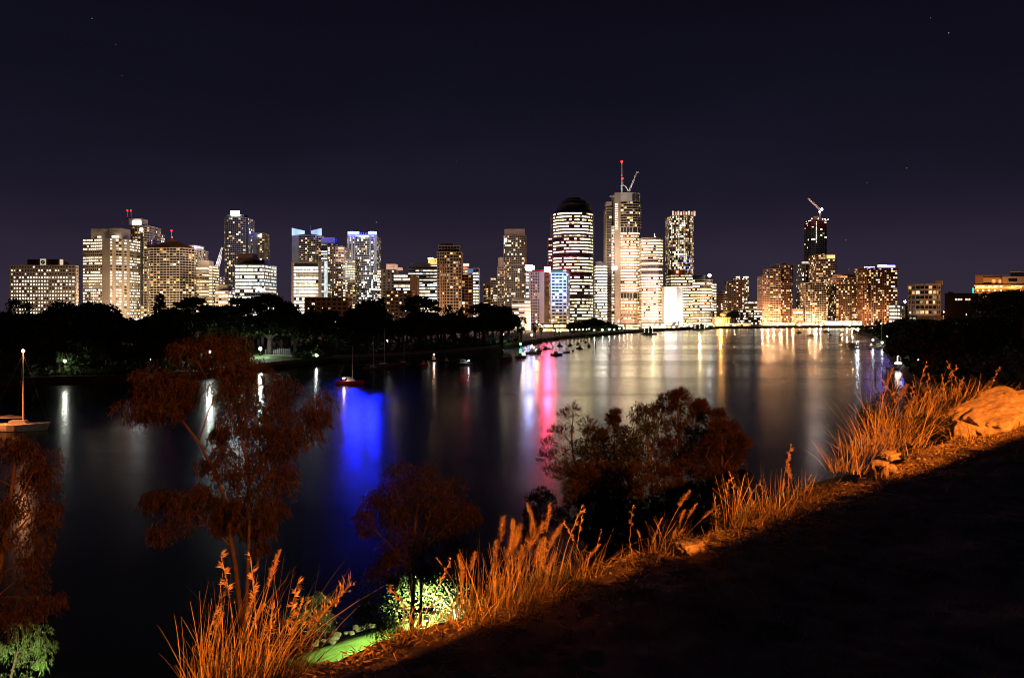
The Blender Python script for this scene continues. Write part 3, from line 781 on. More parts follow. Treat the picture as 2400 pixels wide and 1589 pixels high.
pbox(r, 'sign_panel', 1003.5, 1025, 606, 619, 999, 3, ORANGE_LIT); pbox(r, 'parapet_light', 1003, 1015, 604, 607.5, 997, 1, YEL_SIGN)
b = MB(r.location); b.tube([P(1018, 609, 998), P(1022, 609, 998), P(1019.5, 615, 998)], 0.5, 4); b.build('sign_mark', DARK, r)

# --- brown floodlit tower
D = 790
r = bld('apartment_tower', 1025, 1081, D, 'brown stone apartment tower with stepped crown rising above the gardens')
block(r, plan([(1025, D + 3), (1047, D), (1062, D), (1081, D + 3)], 24), ZB, Z(592, D), fh=3.3, bay=3.1, sp=0.30, pier=0.26, wall=CONC, mode='res', p=0.24, pal='amber')
block(r, plan([(1028.5, D + 4), (1076, D + 4)], 18), Z(591, D), Z(577, D), fh=3.3, bay=3.1, sp=0.3, pier=0.2, wall=CONC, mode='res', p=0.02, pal='amber')
pbox(r, 'plant_room', 1033, 1062, 571, 576, D + 8, 10, CONC); pole(r, 'aerial', 1034.5, 566, 572, D + 8, 0.2, STEEL)
for xx in (1031, 1036, 1040): pbox(r, 'stone_rib', xx, xx + 1.6, 612, 735, D - 0.8, 1.5, PINK)
D = 800
r = simple('apartment_building', 'gold lit grid apartment building right of the brown tower', 1081.5, 1106, 645, D, 22, fh=3.3, wall=BROWN, mode='res', p=0.25, pal='amber', bay=3.6, sp=0.2, pier=0.12)
r = simple('office_tower', 'slim tower topped by a red glowing sign', 1083, 1096, 628, 930, 18, fh=3.6, wall=PINK, mode='office', p=0.5, pal='amber')
pbox(r, 'red_sign', 1082, 1099, 618, 624, 928, 1.2, RED_SIGN)
r = simple('office_tower', 'white banded tower with blue sign panel beside red sign', 1107, 1122, 632, 880, 20, fh=3.7, wall=GREY, mode='office', p=0.95, pal='purewhite', bay=4)
pbox(r, 'sign_panel', 1095, 1109, 630, 641, 876, 2, emit('pale_blue_panel', (.35, .5, .9), 0.35)); pbox(r, 'roof_shed', 1108, 1121, 626, 631, 885, 10, GREY)

simple('apartment_building', 'small orange lit apartment block in the dip before the tall beige tower', 1133, 1150, 666, 1000, 18, fh=3.1, wall=PINK, mode='res', p=0.55, pal='warm')
simple('apartment_building', 'pale stepped apartment block left of the tall beige tower', 1150, 1168, 653, 960, 18, fh=3.2, wall=CONC, mode='res', p=0.4, pal='mix', slab=0.8)
r = simple('apartment_tower', 'beige balcony tower hugging the left of the tall beige tower', 1166.5, 1181, 626, 950, 20, fh=3.2, wall=CONC, mode='res', p=0.4, pal='warm', slab=0.9, pier=.3)
pbox(r, 'lift_motor_room', 1167, 1180, 604, 624.5, 955, 12, CONC)
D = 1120
r = bld('office_tower', 1181, 1232, D, 'tall beige framed tower with dark glass centre and sparse lights')
block(r, plan([(1181, D + 5), (1188, D), (1228, D), (1233, D + 6)], 30), ZB, Z(553, D), fh=3.35, bay=3.3, sp=0.16, pier=0.16, wall=CONC, glass=DARK, mode='res', p=0.30, pal='mix')
pbox(r, 'crown', 1182.5, 1230, 537, 552, D + 3, 22, CONC)
for yy in (620, 665, 683): pbox(r, 'transfer_beam', 1181, 1232, yy, yy + 1.4, D - 1, 1.2, CONC)
pbox(r, 'corner_sign', 1182, 1188, 559, 567, D - 1.2, 0.6, emit('corner_sign_white', (1, .9, .75), 5))
simple('office_building', 'bright narrow office below the pink neon sign', 1233, 1246, 641, 860, 18, fh=3.8, wall=WHITE, mode='office', p=0.98, pal='purewhite')

# --- rooftop neon pair
D = 800
r = bld('office_tower', 1233, 1294, D, 'brown building with bright pink and lavender rooftop neon signs')
block(r, plan([(1243, D), (1265, D - 2), (1275, D - 3), (1293, D + 14)], 30), ZB, Z(640, D), fh=3.3, bay=2.6, sp=0.34, pier=0.34, wall=PINK, mode='res', p=0.14, pal='amber', blank=(1,))
pbox(r, 'plant_room', 1247, 1276, 632, 638.5, D + 8, 12, BROWN)
pbox(r, 'lavender_sign', 1233, 1247, 621, 634, D + 10, 1.0, LAV_SIGN); pbox(r, 'sign_strut', 1239, 1241, 634, 645, D + 10.4, 1, STEEL); pbox(r, 'sign_strut', 1246, 1248, 632, 645, D + 10.4, 1, STEEL)
pbox(r, 'pink_sign', 1246, 1253, 623, 637, D + 12, 1.0, emit('rose_sign', (1, .25, .6), 18, sample=True))
pbox(r, 'pink_sign', 1276, 1290, 626, 643, D + 9, 1.0, PINK_SIGN)
for k, yy in enumerate((664, 671, 677, 684, 690, 703, 709, 730, 749)): pbox(r, 'window', 1285, 1289.5, yy, yy + 3.4, D + 7, 0.6, LIT[2])
D = 780
r = bld('office_building', 1292, 1337, D, 'blue floodlit building with turquoise roof and scattered yellow windows')
block(r, plan([(1292, D), (1328, D), (1335, D + 8)], 26), ZB, Z(642, D), fh=3.5, bay=3.7, sp=0.34, pier=0.14, wall=WHITE, mode='res', p=0.33, pal='lime', every=3)
b = MB(r.location); b.prism(plan([(1292, D + 2), (1320, D + 2)], 12), Z(641, D), Z(633.5, D)); b.build('turquoise_roof', emit('turquoise_roof_glow', (.10, .42, .62), 0.6, .2, sample=False), r)  # light on the roof is put into its material as emission
FL = bpy.data.lights.new('assumed_blue_floodlight', 'SPOT'); FL.energy = 90000; FL.color = (.25, .45, 1); FL.spot_size = R(120); FL.shadow_soft_size = 1  # assumed unseen floodlight behind the blue wash on this facade
fo = bpy.data.objects.new('assumed_blue_floodlight', FL); COL.objects.link(fo); fo.parent = r; fo.location = P(1312, 655, D - 25) - r.location
fo.rotation_euler = (R(92), 0, 0)
r = simple('shop_building', 'white floodlit low building with wide bright bands above the dark trees', 1200, 1243, 706, 740, 24, fh=3.6, wall=WHITE, mode='office', p=0.9, pal='purewhite', bay=5, sp=0.45, pier=0.06, front=[(1200, 742), (1216, 740), (1243, 740)], single=True)
pbox(r, 'parapet', 1200, 1243, 699, 705, 741, 10, WHITE)

# --- large dark rounded tower
D = 860
r = bld('office_tower', 1286, 1397, D, 'large dark rounded tower with glowing floor bands and stepped black dome')
block(r, [(X(1296, D), D + 6)] + arc(1298, 1394, D - 6, 20, 12) + [(X(1397, D), D + 26), (X(1397, D), D + 52), (X(1296, D), D + 52)], ZB, Z(500, D), fh=3.72, bay=2.6, sp=0.42, pier=0.05, wall=DARK, mode='office', p=0.86, pal='lime', every=4, roof=1.5, bright=True, pfloor=lambda u: 0 if abs(u - .755) < .017 or abs(u - .43) < .02 else .9)
for (a, c, y0, y1) in ((1303, 1394, 491, 499), (1311, 1387, 474, 491), (1317, 1380, 465, 474), (1326, 1368, 459, 465)):
    b = MB(r.location); b.prism(arc(a, c, D + 2 + (500 - y1) * 0.25, 16, 10) + [(X(c, D), D + 46), (X(a, D), D + 46)], Z(y1, D), Z(y0, D)); b.build('dome_tier', mat('dark_brown_cladding', (.075, .05, .042), .6, .2, .1), r)
for k in range(5): pole(r, 'aerial', 1330 + k * 8, 456 + (k % 2) * 1.5, 460, D + 20, 0.25, STEEL)
block(r, plan([(1286, D + 16), (1296, D + 12)], 20), ZB, Z(556, D), fh=3.72, bay=3, sp=0.45, pier=0.06, wall=DARK, mode='office', p=0.7, pal='white')

r = simple('office_building', 'short blazing white office wedged between dark rounded tower and spired tower', 1396, 1423, 624, 890, 24, fh=3.6, wall=WHITE, mode='office', p=0.99, pal='purewhite', bay=2.4, sp=0.3, pier=0.06, bright=True)
b = MB(r.location)
pts = [P(1396, 623, 889), P(1396, 614, 889), P(1407, 612, 889), P(1418, 618, 889), P(1423, 623, 889)]
b.add([tuple(q) for q in pts] + [tuple(q + Vector((0, 20, 0))) for q in pts], ((4, 3, 2, 1, 0), (5, 6, 7, 8, 9), (0, 1, 6, 5), (1, 2, 7, 6), (2, 3, 8, 7), (3, 4, 9, 8))); b.build('curved_roof', WHITE, r)

# --- spired tower
D = 950
r = bld('skyscraper', 1421, 1504, D, 'tallest tower with red-tipped spire, curved balconies and office floors below')
mainp = [(X(1454.5, D), D - 1)] + [(X(a, D), D + d) for a, d in ((1468, -3), (1482, -2.6), (1494, 0), (1501, 5), (1503, 12))] + [(X(1503, D), D + 36), (X(1454.5, D), D + 36)]
block(r, mainp, Z(752, D), Z(700, D), fh=4.0, bay=1.9, sp=0.12, pier=0.34, wall=PINK, mode='office', p=0.6, pal='amber', roof=0, bright=True)
b = MB(r.location); b.prism(mainp, ZB, Z(752, D)); b.build('podium', PINK, r)
block(r, mainp, Z(700, D), Z(687, D), fh=7.4, bay=5.0, sp=0.05, pier=0.10, wall=WHITE, glass=DARK, mode='office', p=0.0, pal='white', roof=0)
block(r, mainp, Z(687, D), Z(546, D), fh=3.75, bay=2.6, sp=0.36, pier=0.10, wall=PINK, mode='office', p=0.84, pal='lime', roof=0, bright=True)
block(r, mainp, Z(546, D), Z(533, D), fh=7.4, bay=5.0, sp=0.05, pier=0.10, wall=WHITE, glass=DARK, mode='office', p=0.0, pal='white', roof=0)
block(r, mainp, Z(533, D), Z(474, D), fh=3.4, bay=3.4, sp=0.2, pier=0.04, wall=CONC, mode='res', p=0.28, pal='warm', slab=2.2, roof=0)
b = MB(r.location); b.prism(offset_poly(mainp, 0.4), Z(473.8, D), Z(452, D)); b.build('crown', WHITE, r)
for a in (1482, 1491.5): pbox(r, 'louvre', a, a + 7, 456, 471, D - 3.6, 1, DARK)
block(r, plan([(1434, D + 6), (1440.5, D + 4)], 26), ZB, Z(530, D), fh=3.75, bay=2.2, sp=0.36, pier=0.1, wall=PINK, mode='office', p=0.75, pal='white')
pbox(r, 'spine_wall', 1441, 1454, 451.5, 765, D - 0.5, 34, CONC)
block(r, plan([(1421.5, D + 14), (1433.8, D + 12)], 26), ZB, Z(486, D), fh=3.4, bay=4, sp=0.12, pier=0.05, wall=CONC, glass=DARK, mode='res', p=0.03, pal='warm', slab=0.9)
pbox(r, 'rear_crown', 1421, 1434, 473, 485, D + 15, 16, CONC)
for k in range(12): pbox(r, 'stair_light', 1442, 1448, 478 + k * 5.2, 480.6 + k * 5.2, D - 1.2, 0.5, LIT[k % 2])
pole(r, 'spire', 1457.5, 379, 451, D + 10, 0.55, WHITE); bulb(r, 'beacon', 1457.3, 379.5, D + 9, 1.6, RED_LAMP); bulb(r, 'beacon', 1458.5, 419, D + 9, 1.5, RED_LAMP)
for yy in (427, 435, 443):
    pbox(r, 'antenna_array', 1455, 1461, yy, yy + 1.6, D + 9, 1, STEEL)
b = MB(r.location); b.tube([P(1461, 434, D + 10), P(1467, 438, D + 10), P(1473, 449, D + 10)], 0.6, 5); b.build('spire_brace', WHITE, r)
pbox(r, 'gantry', 1429, 1440, 459.5, 461.5, D + 4, 1.5, WHITE)
pbox(r, 'purple_sign', 1434, 1447, 624, 632, D - 1, 0.8, emit('lilac_sign', (.55, .55, 1), 4, sample=True))
crane('slim roof crane with tilted jib beside the tall spire', [(1474, 449, 1493, 404), (1491, 405, 1498, 404)], D + 12, 1.0)

# --- right neighbours
D = 930
r = bld('office_tower', 1504, 1557, D, 'lime lit banded office tower right of the spired tower')
block(r, [(X(1504.5, D), D + 2)] + arc(1506, 1556, D - 3, 7, 6)[1:] + [(X(1556, D), D + 34), (X(1504.5, D), D + 34)], Z(752, D), Z(563, D), fh=3.7, bay=2.8, sp=0.34, pier=0.07, wall=CONC, mode='office', p=0.86, pal='lime', bright=True)
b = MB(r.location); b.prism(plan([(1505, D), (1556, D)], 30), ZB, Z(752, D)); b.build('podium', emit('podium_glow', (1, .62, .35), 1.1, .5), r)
b = MB(r.location); b.prism([(X(1504.5, D), D + 2)] + arc(1508, 1556, D - 2, 7, 6)[1:] + [(X(1556, D), D + 30), (X(1504.5, D), D + 30)], Z(562, D), Z(557, D)); b.build('curved_crown', CONC, r)
pole(r, 'mast', 1535, 549, 557, D + 6, 0.25, STEEL)
D = 1080
r = bld('apartment_tower', 1573, 1632, D, 'tall dark round apartment tower with lit fins on its crown')
block(r, arc(1573, 1631, D, 16, 10) + [(X(1631, D), D + 40), (X(1573, D), D + 40)], ZB, Z(506, D), fh=3.3, bay=3.0, sp=0.16, pier=0.16, wall=CONC, glass=DARK, mode='res', p=0.72, pal='mix')
for k in range(9):
    a = 1576 + k * 6.3; pbox(r, 'crown_fin', a, a + 3.4, 495 + (k % 2) * 1.5, 506, D + 1 + 8 * abs(k - 4) / 4, 2, emit('fin_glow_%d' % (k % 3), ((1, .9, .8), (1, .3, .15), (1, .8, .5))[k % 3], 0.9, .4))
for k, yy in enumerate(range(600, 640, 8)):
    b = MB(r.location); ar = arc(1574 + 5, 1630, D - 0.9, 16, 8)
    for u, v in zip(ar, ar[1:]): b.quad((u[0], u[1], Z(yy + 1, D)), (v[0], v[1], Z(yy + 1, D)), (v[0], v[1], Z(yy, D)), (u[0], u[1], Z(yy, D)))
    b.build('violet_band', emit('violet_band_light', (.35, .28, 1), 0.6, .7, .1), r)
D = 900
r = bld('office_building', 1557, 1601, D, 'white floodlit blank slab with ribbed right side by the river')
pbox(r, 'blank_wall', 1557.5, 1586, 672, 755, D, 16, WHITE)
for k in range(7): pbox(r, 'white_rib', 1586.6 + k * 2.05, 1587.7 + k * 2.05, 675, 755, D + 0.5, 4, WHITE)
pbox(r, 'ribbed_glazing', 1586.4, 1601, 675.5, 755, D + 2, 12, GLASS)
pbox(r, 'podium', 1557, 1601, 755, 768, D, 16, WHITE)
FL = bpy.data.lights.new('assumed_slab_floodlight', 'SPOT'); FL.energy = 300000; FL.color = (1, .88, .8); FL.spot_blend = 1.0; FL.spot_size = R(150); FL.shadow_soft_size = 1  # assumed unseen floodlight that whitens the slab
fo = bpy.data.objects.new('assumed_slab_floodlight', FL); COL.objects.link(fo); fo.parent = r; fo.location = P(1574, 752, D - 30) - r.location; fo.rotation_euler = (R(118), 0, 0)
r = simple('office_tower', 'dark-topped office with small red sign below the round finned tower', 1572, 1623, 645, 950, 26, fh=3.7, wall=GREY, mode='office', p=0.85, pal='lime', bay=2.6, bright=True)
pbox(r, 'dark_parapet', 1571, 1606, 632, 643, 951, 16, BROWN); pbox(r, 'red_sign', 1585, 1590, 635, 640, 950, .6, RED_SIGN)
D = 960
r = bld('office_tower', 1623, 1669, D, 'pale yellow lit office tower with brilliant white lamp on its right corner')
block(r, plan([(1623, D), (1656, D), (1669, D + 6)], 26), ZB, Z(657, D), fh=3.7, bay=2.9, sp=0.3, pier=0.1, wall=CONC, mode='office', p=0.88, pal='lime', bright=True)
pbox(r, 'plant_room', 1624, 1653, 645, 655.5, D + 5, 14, DARK); bulb(r, 'corner_lamp', 1663, 646, D, 2.2, WHITE_SIGN)
simple('office_building', 'narrow banded building right of white corner lamp', 1669.5, 1679, 666, 980, 18, fh=3.7, wall=GREY, mode='office', p=0.85, pal='white')
simple('apartment_building', 'dark slim building with grey side wall behind the orange domed hall', 1680, 1694, 690, 1050, 18, fh=3.3, wall=BROWN, mode='res', p=0.4, pal='white')
r = simple('apartment_building', 'grey slab apartment block behind the orange domed hall', 1694, 1704, 684, 1060, 18, fh=3.3, wall=GREY, mode='res', p=0.12, pal='white')
D = 1150
r = bld('apartment_tower', 1709, 1756, D, 'distant pink apartment tower with white lit top')
block(r, plan([(1709, D + 4), (1725, D)], 22), ZB, Z(660, D), fh=3.2, bay=3.2, sp=0.35, pier=0.2, wall=PINK, mode='res', p=0.25, pal='warm', slab=1)
block(r, plan([(1725.5, D), (1744, D), (1755, D + 3)], 22), ZB, Z(653, D), fh=3.2, bay=3.0, sp=0.35, pier=0.2, wall=PINK, mode='res', p=0.5, pal='white', slab=1)
pbox(r, 'lit_crown', 1727, 1734, 648, 652.5, D, 5, LIT[0]); pbox(r, 'lit_crown', 1744, 1754, 648, 652.5, D + 2, 5, LIT[0])
simple('office_building', 'low pale cream building between pink tower and gabled tower', 1756, 1780, 708, 1120, 18, fh=3.6, wall=CONC, mode='office', p=0.8, pal='white')
simple('apartment_building', 'dark riverside apartments with rows of mauve-white windows beside domed hall', 1735, 1786, 728, 980, 16, fh=3.3, bay=3.6, wall=BROWN, mode='res', p=0.75, pal='white', cat='building')
# gabled twin tower
D = 1010
r = bld('apartment_tower', 1788, 1863, D, 'orange lit twin apartment towers with small gable and grey drum top')
block(r, plan([(1788, D + 2), (1804, D)], 22), ZB, Z(647, D), fh=3.1, bay=2.4, sp=0.35, pier=0.3, wall=PINK, mode='res', p=0.55, pal='amber', roof=0.3)
b = MB(r.location); q = [P(1787.5, 646.5, D), P(1804.5, 646.5, D), P(1796, 640, D)]
b.add([tuple(v) for v in q] + [tuple(v + Vector((0, 20, 0))) for v in q], ((0, 1, 2), (5, 4, 3), (0, 2, 5, 3), (1, 4, 5, 2))); b.build('gable', PINK, r)
block(r, plan([(1804.5, D - 1), (1812, D - 2), (1830, D - 2)], 26), ZB, Z(632, D), fh=3.1, bay=3.2, sp=0.3, pier=0.12, wall=PINK, mode='res', p=0.42, pal='amber', slab=0.8)
block(r, arc(1830.5, 1863, D - 1, 9, 6) + [(X(1863, D), D + 34), (X(1830.5, D), D + 34)], ZB, Z(623, D), fh=3.1, bay=3.2, sp=0.24, pier=0.14, wall=BROWN, mode='res', p=0.4, pal='warm', slab=0.7)
b = MB(r.location); b.prism(arc(1819, 1845, D + 6, 6, 8) + [(X(1845, D), D + 24), (X(1819, D), D + 24)], Z(630, D), Z(617, D)); b.build('roof_drum', GREY, r)
simple('apartment_building', 'low brown riverside building with thin bright floor lines', 1864, 1882, 726, 1000, 16, fh=3.2, wall=PINK, mode='office', p=0.6, pal='amber')
# tower under construction
D = 1250
r = bld('skyscraper', 1901, 1944, D, 'unfinished skyscraper with red mesh top storeys and crane')
block(r, arc(1902, 1943, D, 10, 6) + [(X(1943, D), D + 30), (X(1902, D), D + 30)], ZB, Z(536, D), fh=3.4, bay=4.5, sp=0.14, pier=0.04, wall=GREY, glass=DARK, mode='res', p=0.06, pal='white', slab=0.8, roof=0)
block(r, arc(1902.5, 1942.5, D, 10, 6) + [(X(1942.5, D), D + 30), (X(1902.5, D), D + 30)], Z(535.6, D), Z(515, D), fh=3.4, bay=4.5, sp=0.75, pier=0.06, wall=REDM, glass=DARK, mode='res', p=0.3, pal='white', roof=0.4)
pbox(r, 'formwork_deck', 1907, 1924, 507, 514, D + 6, 10, BROWN)
for xx, yy in ((1903, 513), (1918, 513), (1928, 513.5), (1934, 514), (1941, 515)): bulb(r, 'work_light', xx, yy, D - 1, 1.0, emit('work_light_white', (.9, .92, 1), 6, sample=True))
for k in range(14): pbox(r, 'hoist_light', 1913, 1914.2, 520 + k * 3.6, 522 + k * 3.6, D - 1.3, .5, LIT[0])
crane('luffing crane with blue-white lamp on the unfinished skyscraper', [(1922, 492, 1894, 465), (1922, 492, 1922, 514)], D + 8, 1.5, [(1926, 491, 2.4, emit('crane_lamp', (.6, .65, 1), 9, sample=True)), (1921, 497, 1.6, MATS['work_light_white'])], m=PINK)
r = simple('apartment_tower', 'grey tower with lit flat crown left of the unfinished skyscraper', 1880, 1903, 620, 1120, 22, fh=3.2, wall=GREY, mode='res', p=0.16, pal='white', bay=2.4, sp=.2)
pbox(r, 'lit_crown', 1885, 1901, 613, 619, 1122, 10, emit('peach_crown', (1, .7, .55), 0.9, .3))
r = simple('apartment_tower', 'dark tower with bright top corner in front of unfinished skyscraper', 1913, 1959, 598, 1060, 26, fh=3.3, wall=BROWN, mode='res', p=0.45, pal='warm', bay=3.2, sp=.22, front=[(1913, 1062), (1957, 1058), (1959.5, 1074)])
pbox(r, 'gold_light_panel', 1938, 1957, 598, 606, 1057, .8, emit('gold_panel', (1, .66, .2), 1.6, .3))
simple('apartment_block', 'warm lit apartment block at riverside below the dark bright-topped tower', 1888, 1936, 664, 1000, 22, fh=3.1, wall=CONC, mode='res', p=0.42, pal='warm', bay=3, sp=.25)
r = simple('apartment_block', 'broad brown apartment block with a roof aerial left of violet-roofed block', 1960, 2022, 652, 1020, 26, fh=3.0, wall=BROWN, mode='res', p=0.34, pal='warm', bay=3, sp=.28)
pbox(r, 'sloped_roof', 1962, 2020, 643, 650.5, 1024, 16, BROWN); pole(r, 'aerial', 1990, 627, 644, 1026, .25, STEEL)
pbox(r, 'lit_top_storey', 1963, 1986, 647, 651, 1019, .8, LIT[3])
D = 1000
r = bld('apartment_block', 2022, 2104, D, 'wide apartment block with violet glowing roof edge at right')
block(r, plan([(2022, D + 3), (2031, D), (2037, D + 3), (2042, D), (2103, D)], 26), ZB, Z(629, D), fh=3.0, bay=2.9, sp=.26, pier=.14, wall=BROWN, mode='res', p=0.34, pal='warm', slab=.6)
pbox(r, 'roof_light', 2026, 2050, 625, 629, D + 1, 1, PURPLE_SIGN); pbox(r, 'roof_light', 2058, 2078, 621, 628, D + 2, 1, PURPLE_SIGN); pbox(r, 'roof_light', 2079, 2098, 622, 627.5, D + 2, 1, PURPLE_SIGN)
# right bank hill buildings
r = simple('office_building', 'small floodlit white building under a bright star of light at right', 2103, 2122, 716, 700, 14, fh=3.4, wall=WHITE, mode='office', p=0.9, pal='white')
r = simple('apartment_building', 'low cream building among dark trees right of violet-roofed block', 2122, 2146, 719, 690, 14, fh=3.4, wall=CONC, mode='res', p=0.3, pal='warm')
D = 430
r = bld('apartment_building', 2148, 2213, D, 'rounded six storey apartment building on the dark right bank')
block(r, [(X(2149, D), D + 9), (X(2153, D), D + 3), (X(2165, D), D - 1), (X(2180, D), D - 2), (X(2192, D), D - 1), (X(2207, D), D + 2), (X(2213, D), D + 10), (X(2213, D), D + 16), (X(2153, D + 16), D + 16)], Z(740, D), Z(670, D), fh=2.95, bay=2.6, sp=.26, pier=.08, wall=CONC, mode='res', p=0.45, pal='amber', slab=.7, single=True)
pbox(r, 'lift_motor_room', 2191, 2210, 658, 668, D + 6, 8, PINK); pole(r, 'aerial', 2182, 649, 664, D + 8, .12, STEEL)
pbox(r, 'podium', 2149, 2213, 740, 760, D + 6, 16, BROWN)
D = 400
r = bld('brick_building', 2216, 2290, D, 'plain dark brick block with five small lit windows on right bank')
pbox(r, 'wall', 2214, 2292, 689, 760, D, 18, BROWN); pbox(r, 'parapet', 2213, 2293, 687, 688.8, D - .3, 18.6, BROWN); pbox(r, 'roof_hut', 2222, 2235, 684, 686.8, D + 3, 6, PINK)
for a in (2239, 2245, 2251, 2263, 2270, 2288): pbox(r, 'window', a, a + 4.4, 700, 704, D - .12, .3, LIT[1])
for a in (2257, 2277): pbox(r, 'window', a, a + 4, 700, 704, D - .12, .3, GLASS)
D = 440
r = bld('car_park_building', 2284, 2420, D, 'orange lit building with open lit decks and white plant rooms at far right')
AMB = mat('amber_render', (.55, .36, .2), .8, .1, .1)
pbox(r, 'deck_wall', 2284, 2420, 692, 720, D, 22, AMB); pbox(r, 'deck_slab', 2283, 2420, 677, 679.6, D - .8, 22, AMB); pbox(r, 'deck_slab', 2283, 2420, 686, 688.4, D - .8, 22, AMB); pbox(r, 'deck_slab', 2283, 2420, 667.5, 670, D - .8, 22, AMB)
pbox(r, 'deck_back_wall', 2286, 2420, 667, 692, D + 10, 10, AMB)
pbox(r, 'upper_storey', 2286, 2304, 647, 667, D + 1, 18, BROWN); pbox(r, 'upper_storey', 2304.5, 2349, 651, 667, D + 3, 16, AMB); pbox(r, 'upper_storey', 2349.5, 2362, 649, 667, D + 1, 16, AMB)
pbox(r, 'roof', 2285, 2364, 645, 646.8, D + .5, 20, BROWN); pbox(r, 'roof', 2304.6, 2349, 647.2, 650.6, D + 2, 18, DARK)
pbox(r, 'plant_room', 2368, 2420, 637, 660, D + 5, 16, WHITE); pbox(r, 'terrace', 2362.5, 2420, 648, 667, D + 1, 4, CONC)
for a in (2326, 2340): pbox(r, 'window', a, a + 7, 655, 663, D + 2.5, .6, LIT[3])
pbox(r, 'window_strip', 2364, 2384, 653, 660, D + .5, .6, GLASS)
for k, a in enumerate((2291, 2304, 2318, 2332, 2346, 2372, 2392)):
    for yy in (672, 681.5): bulb(r, 'deck_lamp', a, yy, D + 4, .28, emit('deck_lamp_amber', (1, .58, .2), 60, sample=True))
pbox(r, 'teal_strip', 2279, 2282.5, 675, 688, D - .5, .6, TEAL_SIGN)

def add_fill(root, px, py, D, power, col, rad=.4):  # added lamp without a fixture, brightens dim facades and crane jibs
    ld = bpy.data.lights.new('added_fill', 'POINT'); ld.energy = power; ld.color = col; ld.shadow_soft_size = rad
    lo = bpy.data.objects.new('added_fill', ld); COL.objects.link(lo); lo.parent = root; lo.location = P(px, py, D) - Vector(root.location)
for a in (2300, 2335, 2385): add_fill(r, a, 673, D + 5, 5200, (1, .42, .12))
add_fill(r, 2320, 690, D - 16, 9000, (1, .42, .12)); add_fill(r, 2390, 690, D - 16, 9000, (1, .5, .2))
for o_ in COL.objects:
    if o_.get('label', '').startswith('rounded six storey'): add_fill(o_, 2180, 738, 405, 12000, (1, .6, .35))
    if o_.get('label', '').startswith('plain dark brick block'): add_fill(o_, 2240, 735, 380, 350, (1, .5, .2))

for o_ in COL.objects:
    lb_ = o_.get('label', '')
    if lb_.startswith('luffing crane'): add_fill(o_, 1916, 484, 1246, 9000, (1, .8, .75)); add_fill(o_, 1903, 476, 1246, 9000, (1, .8, .75))
    if lb_.startswith('slim roof crane'): add_fill(o_, 1486, 425, 950, 6000, (1, .85, .7)); add_fill(o_, 1466, 440, 950, 5000, (1, .85, .7))
    if lb_.startswith('white lattice crane'): add_fill(o_, 520, 620, 985, 60000, (1, .85, .8))

def add_roof_flood(start, px, py, D, power, target, col=(1, .78, .58)):
    """an added floodlight box on this roof, put in to brighten the tower behind"""
    for o_ in COL.objects:
        if o_.get('label', '').startswith(start):
            b = MB(o_.location); p = P(px, py, D); b.box(p.x - .5, p.x + .5, p.y - .3, p.y + .3, p.z - .3, p.z + .3); b.build('added_flood_box', STEEL, o_)
            ld = bpy.data.lights.new('roof_light', 'SPOT'); ld.energy = power; ld.color = col; ld.shadow_soft_size = .5; ld.spot_size = R(105); ld.spot_blend = .8  # added spot that lifts the upper walls of the tower behind
            lo = bpy.data.objects.new('roof_light', ld); COL.objects.link(lo); lo.parent = o_; q = p + Vector((0, .9, .5)); lo.location = q - Vector(o_.location)
            lo.rotation_euler = (P(*target) - q).to_track_quat('-Z', 'Y').to_euler(); return
add_roof_flood('short blazing white office', 1415, 611, 890, 260000, (1465, 530, 960))
add_roof_flood('lime lit banded office', 1528, 555.5, 932, 150000, (1600, 545, 1085))
add_roof_flood('bright narrow office', 1239, 640, 860, 420000, (1207, 600, 1120))
add_roof_flood('white banded office block', 570, 592.5, 818, 520000, (550, 560, 1180))
add_roof_flood('office block with pink frame', 715, 610.5, 808, 420000, (718, 575, 1150), (.8, .85, 1))
add_roof_flood('yellow lit stepped', 818, 606, 936, 130000, (850, 590, 1080), (.8, .85, 1))
add_roof_flood('warm lit apartment block', 1915, 662, 1003, 120000, (1936, 620, 1060), (1, .7, .5))
add_roof_flood('broad apartment tower', 352, 580.5, 882, 60000, (322, 560, 905))
add_roof_flood('beige balcony tower', 1174, 602, 960, 120000, (1205, 560, 1120))

# ------------------------------------------------------------------ riverside buildings
def river_hall():
    D = 935
    r = bld('riverside_hall', 1676, 1712, D, 'orange floodlit riverside hall with small yellow dome')
    st = mat('ochre_sandstone', (.55, .40, .24), .85, .12, .3)
    pbox(r, 'wall', 1676, 1712, 746, 770, D, 14, st); pbox(r, 'cornice', 1675, 1713, 743.6, 745.8, D - .6, 15, st)
    for k in range(6): pbox(r, 'column', 1678 + k * 6.2, 1679.6 + k * 6.2, 747, 768, D - .9, .8, st)
    for k in range(5): pbox(r, 'window', 1680.6 + k * 6.2, 1683.4 + k * 6.2, 751, 764, D - .12, .3, LIT[2])
    b = MB(r.location); c = P(1695, 741, D + 6); b.tube([c + Vector((0, 0, -2)), c + Vector((0, 0, 1.5))], 4.0, 16); b.build('dome_drum', st, r)
    b = MB(r.location); b.ball(c + Vector((0, 0, 1.6)), 4.2, 16, 8, sz=.8); b.build('dome', st, r, smooth=True)
    FL = bpy.data.lights.new('hall_floodlight', 'POINT'); FL.energy = 52000; FL.color = (1, .45, .1); FL.shadow_soft_size = .4
    fo = bpy.data.objects.new('hall_floodlight', FL); COL.objects.link(fo); fo.parent = r; fo.location = P(1690, 752, D - 9) - r.location
    bulb(r, 'floodlight', 1686, 751, D - 3, 1.5, LAMP_SOD)
river_hall()
